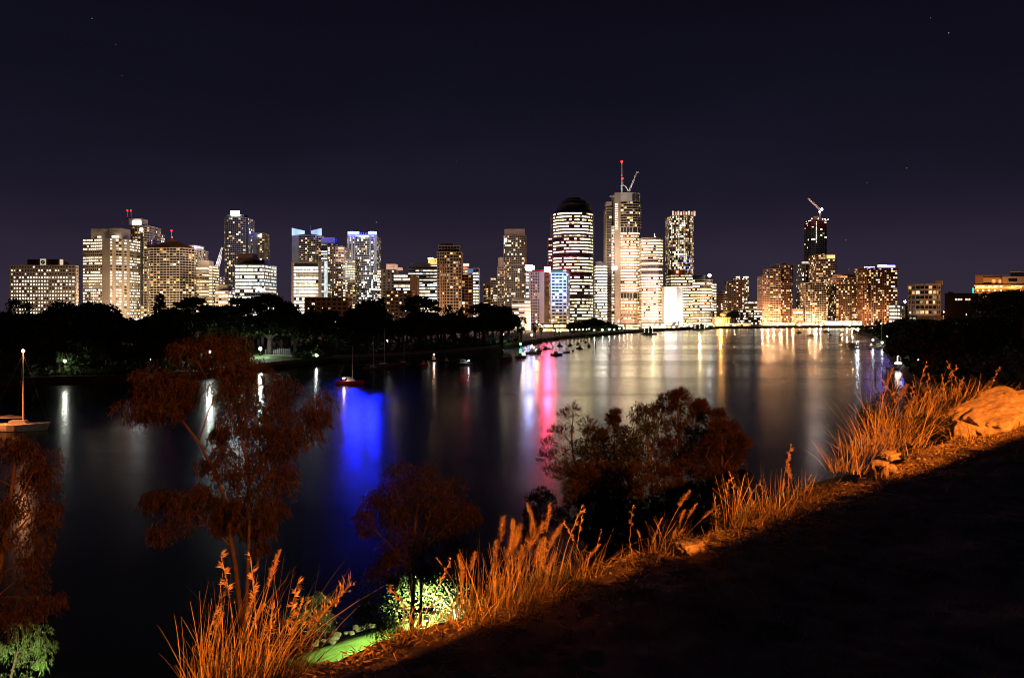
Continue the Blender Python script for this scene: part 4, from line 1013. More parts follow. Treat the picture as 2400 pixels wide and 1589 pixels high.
def restaurant(label, x0, x1, y0, D, seed, pal, col):
    r = bld('riverside_restaurant', x0, x1, D, label)
    rr = random.Random(seed)
    yb = HZ + (CAM_Z - 2.4) / D * FPX
    nl = 2
    h = (yb - y0) / nl
    for k in range(nl):
        pbox(r, 'floor_slab', x0 - 1, x1 + 1, y0 + k * h, y0 + k * h + h * .22, D - 1.5, 14, WHITE)
        x = x0
        while x < x1:
            w = rr.uniform(3.5, 8)
            if rr.random() < .85: pbox(r, 'window', x, min(x + w - .6, x1), y0 + k * h + h * .3, y0 + k * h + h * .95, D + 1 + k * -.4, .3, rr.choices(LIT_BRIGHT, PALS[pal])[0])
            pbox(r, 'post', x + w - .5, x + w, y0 + k * h + h * .22, y0 + (k + 1) * h, D - .8, .5, col)
            x += w
    pbox(r, 'back_wall', x0, x1, y0, yb, D + 2, 10, col)
restaurant('long two storey riverside restaurant row with white lit terraces', 1505, 1592, 757, 840, 1, 'white', CONC)
restaurant('cream lit riverside pavilion left of the orange domed hall', 1596, 1672, 759, 905, 2, 'lime', CONC)
restaurant('low riverside terrace glowing beneath the lime lit tower', 1448, 1500, 759, 770, 3, 'warm', PINK)
restaurant('long white glowing riverside pavilion below the brown apartment block', 1935, 2020, 752, 985, 4, 'purewhite', WHITE)
restaurant('amber riverside arcade below the gabled twin towers', 1790, 1862, 757, 985, 5, 'amber', PINK)
restaurant('dim orange landing shed beside the domed hall', 1715, 1760, 757, 955, 6, 'amber', BROWN)
restaurant('amber arcade left of the long white riverside pavilion', 1868, 1930, 756, 985, 8, 'warm', CONC)
restaurant('lit ground floor shops behind moored boats below blue floodlit building', 1262, 1330, 758, 690, 7, 'amber', BROWN)

# ------------------------------------------------------------------ lamps
def lamp(label, px, py, D, zg=2.4, r=0.35, m=LAMP_W, group=None, name='street_lamp'):
    p = P(px, py, D)
    root = empty(name, (p.x, p.y, zg), label, 'lamp', group)
    b = MB(root.location); b.tube([(p.x, p.y, zg - .3), (p.x, p.y, p.z - r * .8)], [.10, .06], 6); b.build('pole', STEEL, root)
    b = MB(root.location); b.ball(p, r, 8, 6); b.build('globe', m, root)
    b = MB(root.location); b.tube([p + Vector((0, 0, r * .85)), p + Vector((0, 0, r * 1.25))], [r * .9, r * .3], 8); b.build('cap', STEEL, root)
    return root
G1 = 'lamps along the lit promenade'
for i, (a, b_) in enumerate(((1264, 761), (1286, 765), (1298, 775), (1306, 776), (1314, 776), (1323, 775), (1332, 774), (1341, 773), (1350, 773), (1358, 773), (1366, 772), (1374, 772), (1381, 771), (1393, 773), (1412, 773), (1428, 772), (1440, 772), (1452, 770), (1462, 769), (1471, 768), (1480, 768))):
    d = shore_D(a) + 14
    lamp('globe lamp in the row along the tree-lined promenade', a, b_, d, r=.42, m=LAMP_WARM if i < 13 else LAMP_W, group=G1)
rr = random.Random(12)
for i in range(44):
    a = 1610 + i * 10.1 + rr.uniform(-3, 3)
    d = shore_D(a) + rr.uniform(4, 20)
    lamp('tiny riverside lamp in the row below the far apartment towers', a, rr.uniform(757, 766.5), d, r=rr.uniform(.35, .6), m=rr.choice((LAMP_WARM, LAMP_WARM, LAMP_SOD, LAMP_W)), group='tiny lamps along the far waterfront')
lamp('bright floodlight shining beside the garden fence on the left bank', 610, 817, 290, r=.5, m=LAMP_BIG)
lamp('bright park lamp glimpsed through the large gum tree at left', 491, 824, shore_D(491) + 5, r=.42, m=LAMP_BIG)
lamp('park lamp lighting green leaves right of the garden fence', 741, 832, shore_D(741) + 5, r=.34, m=emit('garden_lamp', (.95, 1, .86), 300, sample=True))
lamp('park lamp inside bright green foliage at far left of gardens', 152, 846, shore_D(152) + 5, r=.30, m=emit('shaded_park_lamp', (.95, 1, .85), 260, sample=True))
lamp('tall slim lamp post above the gum tree crown', 542, 787, 275, r=.14, m=emit('dim_post_lamp', (1, .85, .8), 9, sample=True))
lamp('small white lamp behind the tallest yacht mast', 908, 799, 372, r=.34, m=LAMP_W)
lamp('small white lamp on the bank in the middle of the dark gardens', 1084, 820, 378, r=.30, m=LAMP_W)
lamp('small lamp among trees left of the gum tree', 353, 842, 262, r=.12, m=emit('tiny_park_lamp', (.9, 1, .9), 25, sample=True))
lamp('white lamp above the green lit lawn near the boat ramp', 1179, 784, 452, r=.42, m=LAMP_W)
lamp('white lamp at the water by the boat ramp', 1178, 812, 432, r=.62, m=emit('boat_ramp_lamp', (1, 1, .9), 60, sample=True))
lamp('second white lamp at the water by the boat ramp', 1199, 807, 444, r=.5, m=MATS['boat_ramp_lamp'])
lamp('bluish lamp on a post by the moored houseboats', 1246, 785, 505, r=.5, m=LAMP_W)
lamp('green navigation light on a pile among moored boats', 1220, 806, 432, zg=-.5, r=.5, m=LAMP_GREEN, name='navigation_light')
lamp('warm lamp at the edge of the boat ramp trees', 1232, 760, 560, r=.5, m=LAMP_WARM)
lamp('white lamp among the trees at the boat ramp', 1210, 755, 560, r=.35, m=LAMP_W)
lamp('brilliant white jetty lamp at right where trees meet the river', 2010, 772, 560, zg=.5, r=.85, m=emit('jetty_floodlight', (.95, .95, 1.0), 220, sample=True))
lamp('white lamp above the right bank marina', 2080, 788, 480, r=.32, m=LAMP_W)
lamp('starlike white lamp on a mast beyond the right bank', 2121, 707, 720, r=.9, m=emit('stadium_lamp', (1, 1, .98), 120, sample=True))
lamp('round lamp shining in the dark trees below the brick block', 2288, 722, 300, zg=14, r=.30, m=emit('round_tree_lamp', (1, .9, .75), 30, sample=True))
lamp('small white lamp in the dark trees of the right bank', 2265, 737, 300, zg=14, r=.14, m=emit('small_tree_lamp', (.8, 1, 1), 25, sample=True))
lamp('orange lamp at foot of the rounded apartment building', 2133, 733, 420, zg=10, r=.25, m=emit('foot_lamp', (1, .5, .25), 40, sample=True))
lamp('second orange lamp right of the rounded apartment building', 2212, 731, 400, zg=10, r=.25, m=MATS['foot_lamp'])
for a, b_ in ((556, 786), (1115, 728), (1062, 745), (1082, 748), (870, 735), (1135, 740), (640, 722), (805, 745), (778, 728), (300, 735), (340, 738)):
    lamp('tiny lamp peeping through the dark garden tree tops', a, b_, 470, r=.22, m=emit('peeping_lamp', (1, .95, .85), 22, sample=True), group='tiny lamps in the garden woods')

CITY = 0.72
# added lamps behind the gardens that light the facades (each on its own post)
ADDED_LAMPS = (
        (60, 690, 13, 90, 'w'), (150, 690, 13, 60, 'w'), (225, 800, 14, 190, 'w'), (272, 790, 14, 200, 'w'), (320, 815, 14, 150, 'y'), (390, 810, 13, 110, 'w'), (470, 830, 13, 110, 'y'), (520, 800, 13, 90, 'w'),
        (590, 745, 13, 60, 'n'), (700, 745, 13, 80, 'w'), (775, 860, 13, 70, 'w'), (765, 575, 11, 14, 's'), (845, 960, 13, 120, 'n'), (915, 660, 13, 35, 'w'), (965, 770, 13, 60, 'w'), (1040, 735, 13, 95, 's'), (1095, 735, 13, 60, 's'), (1165, 880, 13, 70, 'w'),
        (1212, 1050, 13, 120, 'w'), (1225, 690, 11, 60, 'w'), (1258, 735, 11, 85, 's'), (1310, 720, 11, 40, 'y'), (1410, 820, 11, 70, 'w'), (1450, 895, 11, 130, 's'), (1485, 890, 11, 60, 's'), (1530, 880, 11, 40, 'y'),
        (1640, 925, 11, 60, 'y'), (1735, 1020, 11, 130, 's'), (1800, 965, 11, 150, 's'), (1845, 965, 11, 90, 's'), (1910, 965, 11, 110, 's'), (1985, 965, 11, 90, 's'), (2060, 955, 11, 120, 's'))
ADDED_LAMPS = [q for q in ADDED_LAMPS if q[0] < 1700] + [(a + k * 13, D + 26, z + (k % 2) * 2, pw / 3.0, c) for a, D, z, pw, c in ADDED_LAMPS if a >= 1700 for k in (-1, 0, 1)]
for a, D, z, pw, c in ADDED_LAMPS:
    root = empty('street_lamp', (X(a, D), D, 2.4), 'added unseen lamp behind the garden trees and low roofs, lights the facades', 'lamp', 'added lamps in the city blocks')  # added lamp, put in to brighten the building walls
    b = MB(root.location); b.tube([(X(a, D), D, 2), (X(a, D), D, z)], .12, 6); b.build('pole', STEEL, root)
    b = MB(root.location); b.box(X(a, D) - .5, X(a, D) + .5, D - .25, D + .25, z, z + .25); b.build('lamp_head', STEEL, root)
    ld = bpy.data.lights.new('added_city_light', 'POINT'); ld.energy = pw * 1000 * CITY; ld.shadow_soft_size = .6  # added light for the walls, no such source is visible
    ld.color = {'w': (1, .72, .48), 'y': (1, .80, .42), 'n': (1, .95, .9), 's': (1, .52, .24)}[c]
    lo = bpy.data.objects.new('added_city_light', ld); COL.objects.link(lo); lo.parent = root; lo.location = (0, 0, z - 3.2)

# ------------------------------------------------------------------ garden trees (far bank)
BARK = mat('dark_bark', (.05, .04, .03), .95, .3, 2.0)
LEAF_FAR = leafmat('garden_foliage', (.022, .040, .012), (.055, .085, .022), scale=.3)
def cards(C, size, rg, flat=0.0):
    n = len(C)
    a = rg.normal(size=(n, 3)); a /= np.linalg.norm(a, axis=1, keepdims=True)
    b = rg.normal(size=(n, 3)); b -= a * (a * b).sum(1, keepdims=True); b /= np.linalg.norm(b, axis=1, keepdims=True)
    if flat: a[:, 2] *= (1 - flat); b[:, 2] *= (1 - flat)
    s = size * rg.uniform(.55, 1.35, (n, 1))
    w = s * rg.uniform(.35, .6, (n, 1))
    return np.stack([C - a * s, C + b * w, C + a * s, C - b * w], 1)
def lobe(c, r, n, rg, shell=.45):
    d = rg.normal(size=(n, 3)); d /= np.linalg.norm(d, axis=1, keepdims=True)
    k = 1 - shell * rg.random((n, 1)) ** 1.3
    return np.array(c) + d * k * np.array(r) * (1 + .22 * np.sin(d[:, :1] * 5 + c[0]) * np.sin(d[:, 1:2] * 6 + c[1]))
def garden_proto(kind, seed):
    rg = np.random.default_rng(seed)
    root = bpy.data.objects.new('garden_tree', None); COL.objects.link(root)
    pts = []; tb = MB()
    if kind == 'fig':      # broad rounded crown, 20 m
        tb.tube([(0, 0, -1), (.2, 0, 4), (.4, .2, 8)], [.9, .7, .5], 8)
        for k in range(13):
            an = k * 2.4; rad = 5.5 * math.sqrt((k + .5) / 13); c = (rad * math.cos(an), rad * math.sin(an), 13.5 - rad * .65 + rg.uniform(-1, 1.2))
            tb.tube([(.4, .2, 6.5), (c[0] * .5, c[1] * .5, 9.5), c], [.35, .22, .08], 5)
            pts.append(lobe(c, (rg.uniform(2.3, 3.4), rg.uniform(2.3, 3.4), rg.uniform(1.8, 2.8)), 330, rg))
        size = .62
    elif kind == 'pine':   # tall narrow conifer, irregular whorls
        tb.tube([(0, 0, -1), (.1, 0, 12), (0, 0, 23)], [.55, .35, .06], 7)
        for k in range(24):
            z = 4.5 + k * .78; L = 4.4 * (1 - (k / 26.0)) ** .7 + rg.uniform(-.4, .5)
            for j in range(5):
                an = rg.uniform(0, 6.28); e_ = (L * math.cos(an), L * math.sin(an), z + L * .18 + rg.uniform(-.4, .4))
                tb.tube([(0, 0, z), e_], [.09, .03], 3)
                pts.append(lobe((e_[0] * .8, e_[1] * .8, e_[2]), (L * .28 + .4, L * .28 + .4, .6), 34, rg, .9))
        size = .42
    elif kind == 'umbrella':   # flat layered dome on forked trunk, gaps between layers
        tb.tube([(0, 0, -1), (0, 0, 8)], [.6, .42], 7)
        for k in range(15):
            an = k * 2.4 + .5; rad = 6.2 * math.sqrt((k + .5) / 15); c = (rad * math.cos(an), rad * math.sin(an), 16.5 - rad * rad * .10 + rg.uniform(-.7, .7))
            tb.tube([(0, 0, 7.5), (c[0] * .45, c[1] * .45, 11.5), c], [.28, .16, .06], 5)
            pts.append(lobe(c, (2.4, 2.4, 1.0), 190, rg, .8))
        size = .5
    elif kind == 'gum':    # loose open crown
        tb.tube([(0, 0, -1), (.3, 0, 6), (-.2, .3, 11)], [.5, .36, .22], 7)
        for k in range(16):
            an = rg.uniform(0, 6.28); rad = rg.uniform(1, 4.6); c = (rad * math.cos(an), rad * math.sin(an), rg.uniform(8, 19) - rad * .5)
            tb.tube([(0, 0, min(c[2] - 2, 10)), (c[0] * .6, c[1] * .6, c[2] - 1), c], [.18, .1, .04], 4)
            pts.append(lobe(c, (1.5, 1.5, 1.7), 120, rg, .9))
        size = .45
    elif kind == 'palm':
        tb.tube([(0, 0, -1), (.2, 0, 5), (.1, .1, 11)], [.28, .22, .18], 7)
        q = []
        for k in range(26):
            an = k * 2.4; up = rg.uniform(-.2, 1.0); L = rg.uniform(2.4, 3.2)
            for u in np.linspace(.1, 1, 11):
                r_ = L * u; z_ = 11 + up * 2.2 * u - 2.0 * u * u
                for s_ in (-1, 1):
                    p0 = np.array([r_ * math.cos(an), r_ * math.sin(an), z_])
                    sd = np.array([-math.sin(an), math.cos(an), -.5]) * s_ * .62 * (1.15 - u)
                    q.append(np.stack([p0, p0 + sd * .5 + np.array([.03, 0, .08]), p0 + sd, p0 + sd * .4 - np.array([.05, 0, .1])]))
        V = np.array(q)
        tb.build('trunk', BARK, root); npmesh('crown', V, LEAF_FAR, root)
        return root
    V = cards(np.concatenate(pts), size, rg)
    tb.build('trunk', BARK, root); npmesh('crown', V, LEAF_FAR, root)
    return root
PROTO = {}
HT = {'fig': 17.0, 'pine': 23.5, 'umbrella': 17.8, 'gum': 19.5, 'palm': 12.6}
for i, k in enumerate(('fig', 'fig', 'pine', 'umbrella', 'gum', 'palm')):
    PROTO.setdefault(k, []).append(garden_proto(k, 40 + i))
USED = set()
def plant(kind, px, ytop, D, label, group=None, zg=2.3, width=1.0, name=None):
    h = Z(ytop, D) - zg
    k = h / HT[kind]
    pr = PROTO[kind][rnd.randrange(len(PROTO[kind]))]
    if pr in USED:
        o = copy_tree(pr)
    else:
        o = pr; USED.add(pr)
    o.location = (X(px, D), D, zg); o.rotation_euler = (0, 0, rnd.uniform(0, 6.28)); o.scale = (k * width, k * width, k)
    for kk in ('group',):
        if kk in o: del o[kk]
    tag(o, label, 'palm tree' if kind == 'palm' else 'tree', group)
    o.name = name or {'fig': 'fig_tree', 'pine': 'pine_tree', 'umbrella': 'umbrella_tree', 'gum': 'gum_tree', 'palm': 'palm_tree'}[kind]
    return o
LM = ((0, 'frame edge'), (30, 'low wide office block'), (190, 'blank-walled beige tower'), (300, 'round twin-masted tower'), (350, 'pyramid roof tower'), (455, 'lattice cranes'), (525, 'white banded office block'), (640, 'sky gap'), (683, 'pink framed office'), (765, 'dark balcony tower'), (812, 'blue-crowned tower'), (890, 'low brick building'), (965, 'grey stepped building'), (1025, 'brown stone tower'), (1085, 'red sign tower'), (1125, 'gap before the tall beige tower'), (1180, 'tall beige tower'), (1400, 'x'))
def landmark(px):
    return [n for a, n in LM if a <= max(px, 0)][-1]
# named skyline trees
for a in (('gum', 45, 690, 330, 'feathery dark tree in front of the low wide office block'),
          ('fig', 150, 700, 330, 'round dark tree below right end of the low wide office block'),
          ('fig', 218, 694, 320, 'dark domed tree below the beige blank-walled tower'),
          ('pine', 374, 688, 390, 'tall dark conifer below the pyramid roof tower'),
          ('umbrella', 448, 694, 400, 'spreading dark tree right of the tall conifer below pyramid roof'),
          ('fig', 505, 706, 400, 'low domed dark tree below the lattice cranes'),
          ('umbrella', 570, 695, 400, 'umbrella-shaped dark tree before the white banded office block'),
          ('umbrella', 622, 686, 400, 'tallest umbrella-shaped dark tree at right end of banded office'),
          ('fig', 668, 704, 400, 'dark dome of leaves in the sky gap left of framed office'),
          ('palm', 692, 709, 400, 'palm silhouette at foot of the pink framed office'),
          ('gum', 745, 709, 390, 'dark loose tree before the pink framed office'),
          ('fig', 862, 696, 370, 'dark tree below the blue-crowned tower'),
          ('pine', 893, 697, 380, 'dark pointed tree right of the blue-crowned tower base'),
          ('umbrella', 985, 691, 400, 'spreading tree beneath the grey slanted bands left of brown tower'),
          ('gum', 1065, 710, 380, 'dark leafy tree at the foot of the brown stone tower'),
          ('umbrella', 1135, 708, 400, 'low spreading tree in the dip left of tall beige tower'),
          ('fig', 1175, 706, 420, 'broad dark tree left of the white floodlit low building'),
          ('gum', 1222, 737, 440, 'half-lit dark tree at the right end of the gardens')):
    plant(*a)
# the rest of the wood
rr = random.Random(5)
for i in range(112):
    px = -40 + 1240 * (i + rr.uniform(-.3, .3)) / 112
    sd = shore_D(px)
    D = sd + rr.choice((22, 45, 75, 105, 135)) + rr.uniform(-8, 8)
    yt = rr.uniform(722, 755) if px < 1000 else rr.uniform(724, 750)
    if 270 < px < 345: yt = max(yt, 741)
    plant(rr.choice(('fig', 'fig', 'gum', 'fig', 'umbrella')), px, yt, D, 'dark %s tree, %s of garden wood, below the %s' % (('slender', 'lower', 'mid-sized', 'taller')[min(3, int((755 - yt) / 8.3))], 'front rows' if D < sd + 60 else 'back rows', landmark(px)), 'trees of the garden wood', width=rr.uniform(1.0, 1.35))
# front fringe of low trees
for i in range(34):
    px = -20 + 1180 * (i + rr.uniform(-.3, .3)) / 34
    if 575 < px < 790 or 440 < px < 520: continue
    plant(rr.choice(('fig', 'gum', 'umbrella')), px, rr.uniform(775, 810), shore_D(px) + rr.uniform(10, 16), 'low dark tree overhanging the garden river wall below the %s' % landmark(px), 'low trees along the garden river wall', width=1.25)
for (a, y, dd) in ((140, 815, 9), (175, 818, 10), (508, 795, 12), (470, 792, 20), (752, 818, 14), (775, 815, 18)):
    plant('fig', a, y, shore_D(a) + dd, 'leafy tree lit green by a nearby park lamp', 'trees lit by park lamps', width=1.0)
# promenade trees
for i, (a, y) in enumerate(((1350, 750), (1368, 746), (1386, 743), (1403, 745), (1420, 752), (1436, 757), (1450, 762))):
    plant('fig', a, y, shore_D(a) + 34, 'clipped dark fig tree in the promenade row', 'fig trees along the promenade', width=1.25, zg=-3)
for i, a in enumerate((1255, 1270, 1300, 1311, 1322, 1330, 1338, 1345)):
    plant('palm' if i > 1 else 'gum', a, rr.uniform(752, 758), shore_D(a) + 26, 'small palm or tree lit amber behind moored boats', 'small trees behind the moored boats')
plant('fig', 1723, 724, 990, 'dark round tree between the domed hall and dark apartments', width=1.2)
plant('palm', 1590, 752, 830, 'palm standing before the white floodlit slab', width=1.4)
plant('gum', 1580, 753, 832, 'small tree left of the palm before the white floodlit slab', width=1.3)
# right bank wood
for i in range(64):
    D = rr.choice((210, 250, 300, 350, 400, 460, 520, 600, 690))
    sp = right_shore_px(D)
    px = sp + 10 + (2460 - sp) * rr.random() ** 1.1
    if px > 2460: continue
    zg = right_z(px, D) - .5
    lim = 748 - max(0, px - 2010) * .07
    yt = lim + rr.uniform(0, 26)
    if 2100 < px < 2240: yt = max(yt, 737 + rr.uniform(0, 8))
    if 2240 <= px < 2330: yt = max(yt, 712 + rr.uniform(0, 14))
    if Z(yt, D) - zg < 4: continue
    plant(rr.choice(('fig', 'fig', 'gum')), px, yt, D, 'dark tree, right bank %s, %s' % ('at the water' if D < 320 else 'half way along' if D < 500 else 'by the jetty lamp', 'below the violet-roofed block' if px < 2105 else 'below the rounded apartments' if px < 2215 else 'below the plain brick block' if px < 2290 else 'below the orange lit building'), 'trees of the right bank wood', zg=zg, width=1.4)
plant('fig', 2372, 671, 250, 'large dark domed tree below the orange lit building at far right', zg=16, width=1.9)
plant('fig', 2330, 690, 255, 'dark tree left of the large domed tree at far right', zg=16, width=1.4)
plant('fig', 2400, 700, 200, 'dark tree at the right frame edge below the large domed tree', zg=15, width=1.5)

# undergrowth that closes the wood
def undergrowth():
    rg = np.random.default_rng(9); C = []
    for i in range(5200):
        px = rg.uniform(-60, 1215)
        if (588 < px < 700): continue
        sd = shore_D(px)
        d = sd + rg.uniform(3, 150) if rg.random() < .6 else sd + rg.uniform(2, 10)
        C.append((X(px, d), d, 2.2 + abs(rg.normal()) * (2.2 if d > sd + 8 else .7)))
    npmesh('garden_undergrowth', cards(np.array(C), 1.3, rg), LEAF_FAR, None, 'stuff')
    C = []
    for i in range(3600):
        d = rg.uniform(150, 760); sp = right_shore_px(d); px = sp + 2 + rg.uniform(0, 1) ** 1.6 * 420
        C.append((X(px, d), d, right_z(px, d) + abs(rg.normal()) * 2.0))
    npmesh('right_bank_undergrowth', cards(np.array(C), 1.4, rg), LEAF_FAR, None, 'stuff')
undergrowth()
def promenade_hedge():
    rg = np.random.default_rng(19); C = []
    for i in range(5200):
        px = rg.uniform(1338, 1458); sd = shore_D(px) + rg.uniform(22, 44)
        top = 11 * (1 - ((px - 1393) / 68) ** 2)
        C.append((X(px, sd), sd, 2.4 + max(top, 1.5) * rg.random() ** .8))
    npmesh('promenade_shrubbery', cards(np.array(C), .7, rg), LEAF_FAR, None, 'stuff')
promenade_hedge()
def lawn_patch(name, pts, z0, rise):
    b = MB(); n = len(pts)
    w = [(X(a, d), d) for a, d in pts]
    b.add([(x, y, z0 + rise * k) for (x, y), k in zip(w, (0, 0, 1, 1))], ((0, 1, 2, 3),))
    o = b.build(name, LAWN); o['kind'] = 'structure'
lawn_patch('grass_bank', [(585, shore_D(585) + 1.5), (775, shore_D(775) + 1.5), (790, 352), (585, 330)], 2.46, 3.2)
lawn_patch('boat_ramp_lawn', [(1148, shore_D(1148) + 2), (1225, shore_D(1225) + 2), (1225, 560), (1130, 520)], 2.46, 3.0)
lawn_patch('gum_tree_lawn', [(430, shore_D(430) + 1.5), (560, shore_D(560) + 1.5), (560, 300), (430, 285)], 2.46, .8)
lawn_patch('promenade_lawn', [(1362, shore_D(1362) + 1.5), (1462, shore_D(1462) + 1.5), (1462, 800), (1362, 720)], 2.46, .8)
def fence():
    D = 300
    r = empty('garden_fence', tuple(P(650, 831, D)), 'metal rail fence lit on top of the garden bank beside floodlight', 'fence')
    for k in range(13):
        a = 622 + k * 4.8; b = MB(r.location); b.tube([P(a, 834, D), P(a, 817 + (2 if k < 6 else -1), D)], .06, 4); b.build('post', STEEL, r)
    for yy in (820, 825, 830): b = MB(r.location); b.tube([P(622, yy, D), P(680, yy, D)], .05, 4); b.build('rail', STEEL, r)
    b = MB(); 
    w = empty('retaining_wall', tuple(P(640, 860, D - 3)), 'dim concrete retaining wall below the lit garden fence', 'wall')
    pbox(w, 'wall_panel', 618, 652, 832, 852, D - 3, 2, GREY); pbox(w, 'wall_panel', 652.2, 684, 833, 852, D - 3, 2, GREY)
fence()

# ------------------------------------------------------------------ boats
HULLW = mat('white_gelcoat', (.55, .54, .52), .35, .06, .8)
HULLD = mat('dark_hull_paint', (.05, .05, .06), .4, .2, .8)
HULLR = mat('red_hull_paint', (.62, .06, .025), .4, .15, .8)
HULLB = mat('brown_varnish', (.16, .08, .045), .4, .2, .8)
def hull_mesh(L, Bm, H, m, root, sheer=.35):
    b = MB(); ns = 9; ring = []
    for i in range(ns):
        u = i / (ns - 1); x = -L / 2 + L * u
        w = Bm / 2 * (0.78 + .22 * math.sin(u * math.pi)) * (1 - max(0, (u - .55) / .45) ** 2.2)
        w = max(w, .02); top = H * (1 + sheer * max(0, u - .35) ** 1.5); bot = -.35 if u < .9 else -.05
        rake = L * .05 * u
        ring.append([(x + rake, -w, top), (x, -w * .72, .1), (x - .05 * L * u, 0, bot), (x, w * .72, .1), (x + rake, w, top)])
    vs = [p for r_ in ring for p in r_]; fs = []
    for i in range(ns - 1):
        for j in range(4): fs.append((i * 5 + j, (i + 1) * 5 + j, (i + 1) * 5 + j + 1, i * 5 + j + 1))
        fs.append((i * 5 + 4, (i + 1) * 5 + 4, (i + 1) * 5, i * 5))
    fs.append((0, 1, 2, 3, 4)); b.add(vs, fs)
    return b.build('hull', m, root)
def boat(kind, px, py, Lpx, label, hull=HULLW, rz=0.0, mast=0, group=None, light=None, name=None):
    D = DW(py); L = Lpx / FPX * D
    r = empty(name or ('sailing_yacht' if kind == 'sail' else 'motor_boat'), (X(px, D), D, 0), label, 'boat', group, rz)
    Bm = max(L * .3, 1.4); H = .10 * L + .25
    hull_mesh(L, Bm, H, hull, r)
    if kind == 'sail':
        b = MB(); b.hexa([(-.12 * L, -.3 * Bm, H), (.2 * L, -.22 * Bm, H), (.2 * L, .22 * Bm, H), (-.12 * L, .3 * Bm, H), (-.1 * L, -.24 * Bm, H * 1.55), (.14 * L, -.18 * Bm, H * 1.5), (.14 * L, .18 * Bm, H * 1.5), (-.1 * L, .24 * Bm, H * 1.55)]); b.build('cabin', HULLW, r)
        mh = mast / FPX * D
        b = MB(); b.tube([(.1 * L, 0, H), (.1 * L, 0, mh)], [.09, .055], 6); b.build('mast', WHITE, r)
        b = MB(); b.tube([(.1 * L, 0, H * 1.9), (-.36 * L, 0, H * 1.95)], .05, 5); b.build('boom', WHITE, r)
        b = MB(); b.tube([(.08 * L, 0, H * 2.05), (-.1 * L, 0, H * 2.2), (-.34 * L, 0, H * 2.08)], [.1, .16, .08], 6); b.build('sail_cover', HULLD, r)
        b = MB()
        for e_ in ((.5 * L, 0, H * 1.25), (-.48 * L, 0, H), (.06 * L, Bm * .42, H), (.06 * L, -Bm * .42, H)): b.tube([(.1 * L, 0, mh * .97), e_], .012, 3)
        b.build('rigging', STEEL, r)
        b = MB(); b.tube([(.1 * L, -.9, mh * .62), (.1 * L, .9, mh * .62)], .03, 4); b.build('spreader', STEEL, r)
    else:
        ch = max(1.3, .16 * L)
        b = MB(); b.hexa([(-.25 * L, -.36 * Bm, H), (.18 * L, -.3 * Bm, H), (.18 * L, .3 * Bm, H), (-.25 * L, .36 * Bm, H), (-.22 * L, -.3 * Bm, H + ch), (.04 * L, -.27 * Bm, H + ch), (.04 * L, .27 * Bm, H + ch), (-.22 * L, .3 * Bm, H + ch)]); b.build('cabin', HULLW if hull is not HULLW else HULLW, r)
        for s_ in (-1, 1):
            b = MB(); b.hexa([(-.2 * L, s_ * .36 * Bm, H + ch * .45), (.05 * L, s_ * .345 * Bm, H + ch * .45), (.05 * L, s_ * .30 * Bm, H + ch * .45), (-.2 * L, s_ * .30 * Bm, H + ch * .45), (-.2 * L, s_ * .345 * Bm, H + ch * .8), (.03 * L, s_ * .33 * Bm, H + ch * .8), (.03 * L, s_ * .28 * Bm, H + ch * .8), (-.2 * L, s_ * .28 * Bm, H + ch * .8)]); b.build('window', GLASS, r)
        b = MB(); b.box(-.4 * L, .0, -.34 * Bm, .34 * Bm, H + ch * 1.25, H + ch * 1.32)
        for sx, sy in ((-.38, -.3), (-.38, .3), (-.04, -.28), (-.04, .28)): b.tube([(sx * L, sy * Bm, H), (sx * L, sy * Bm, H + ch * 1.27)], .035, 4)
        b.build('canopy', HULLD, r)
    if light:
        b = MB(); b.ball(light[0], light[1], 8, 5); b.build('lamp', light[2], r)
    return r
# near sailing yacht at the left edge
D0 = DW(1010)
y = boat('sail', 40, 1010, 132, 'white sailing yacht with lit masthead lamp at the left edge', HULLW, R(8), mast=185)
mh = 185 / FPX * D0; L0 = 132 / FPX * D0
b = MB(); b.ball((.1 * L0, 0, mh + .2), .27, 10, 6); b.build('masthead_lamp', emit('masthead_lamp', (1, .40, .16), 45, sample=True), y)
ld = bpy.data.lights.new('masthead_light', 'POINT'); ld.energy = 500; ld.color = (1, .36, .14); ld.shadow_soft_size = .1
lo = bpy.data.objects.new('masthead_light', ld); COL.objects.link(lo); lo.parent = y; lo.location = (.1 * L0 + .5, -7.5, mh - 1.0)
lo.location = (.1 * L0 + .35, -.9, mh + .2)
y = boat('sail', 820, 901, 62, 'red hulled yacht with a small warm lamp in the blue reflection', HULLR, R(3), mast=92)
b = MB(); b.ball((-1.5, -1.4, 1.9), .24, 8, 5); b.build('cabin_lamp', emit('cabin_lamp', (1, .7, .4), 110, sample=True), y)
boat('sail', 872, 866, 40, 'brown hulled yacht nearest the bank behind the red yacht', HULLB, R(4), mast=80)
boat('sail', 896, 860, 52, 'yacht with the tallest pale mast on the dark left bank', HULLB, R(-3), mast=92)
boat('sail', 943, 855, 40, 'low brown yacht right of the tallest mast', HULLB, R(5), mast=60)
boat('motor', 994, 856, 20, 'small red-brown motor boat moored alone off the gardens', HULLR, R(10))
boat('motor', 1018, 846, 20, 'dark launch with a warm lamp at the garden bank', HULLB, R(0), light=((0, -.8, 3.0), .28, emit('launch_lamp', (1, .6, .4), 90, sample=True)))
boat('motor', 1088, 856, 40, 'dark cruiser with white deck lights off the dark gardens', HULLD, R(-6), light=((2.0, -1.5, 1.9), .2, emit('deck_light', (.95, 1, 1), 70, sample=True)))
boat('motor', 1048, 850, 22, 'dark boat at mooring left of the cruiser with deck lights', HULLD, R(6))
boat('motor', 1186, 841, 28, 'brown boat left of the houseboat near boat ramp', HULLB, R(4))
boat('motor', 1221, 838, 26, 'brown flat boat in front of the green navigation light', HULLB, R(-8))
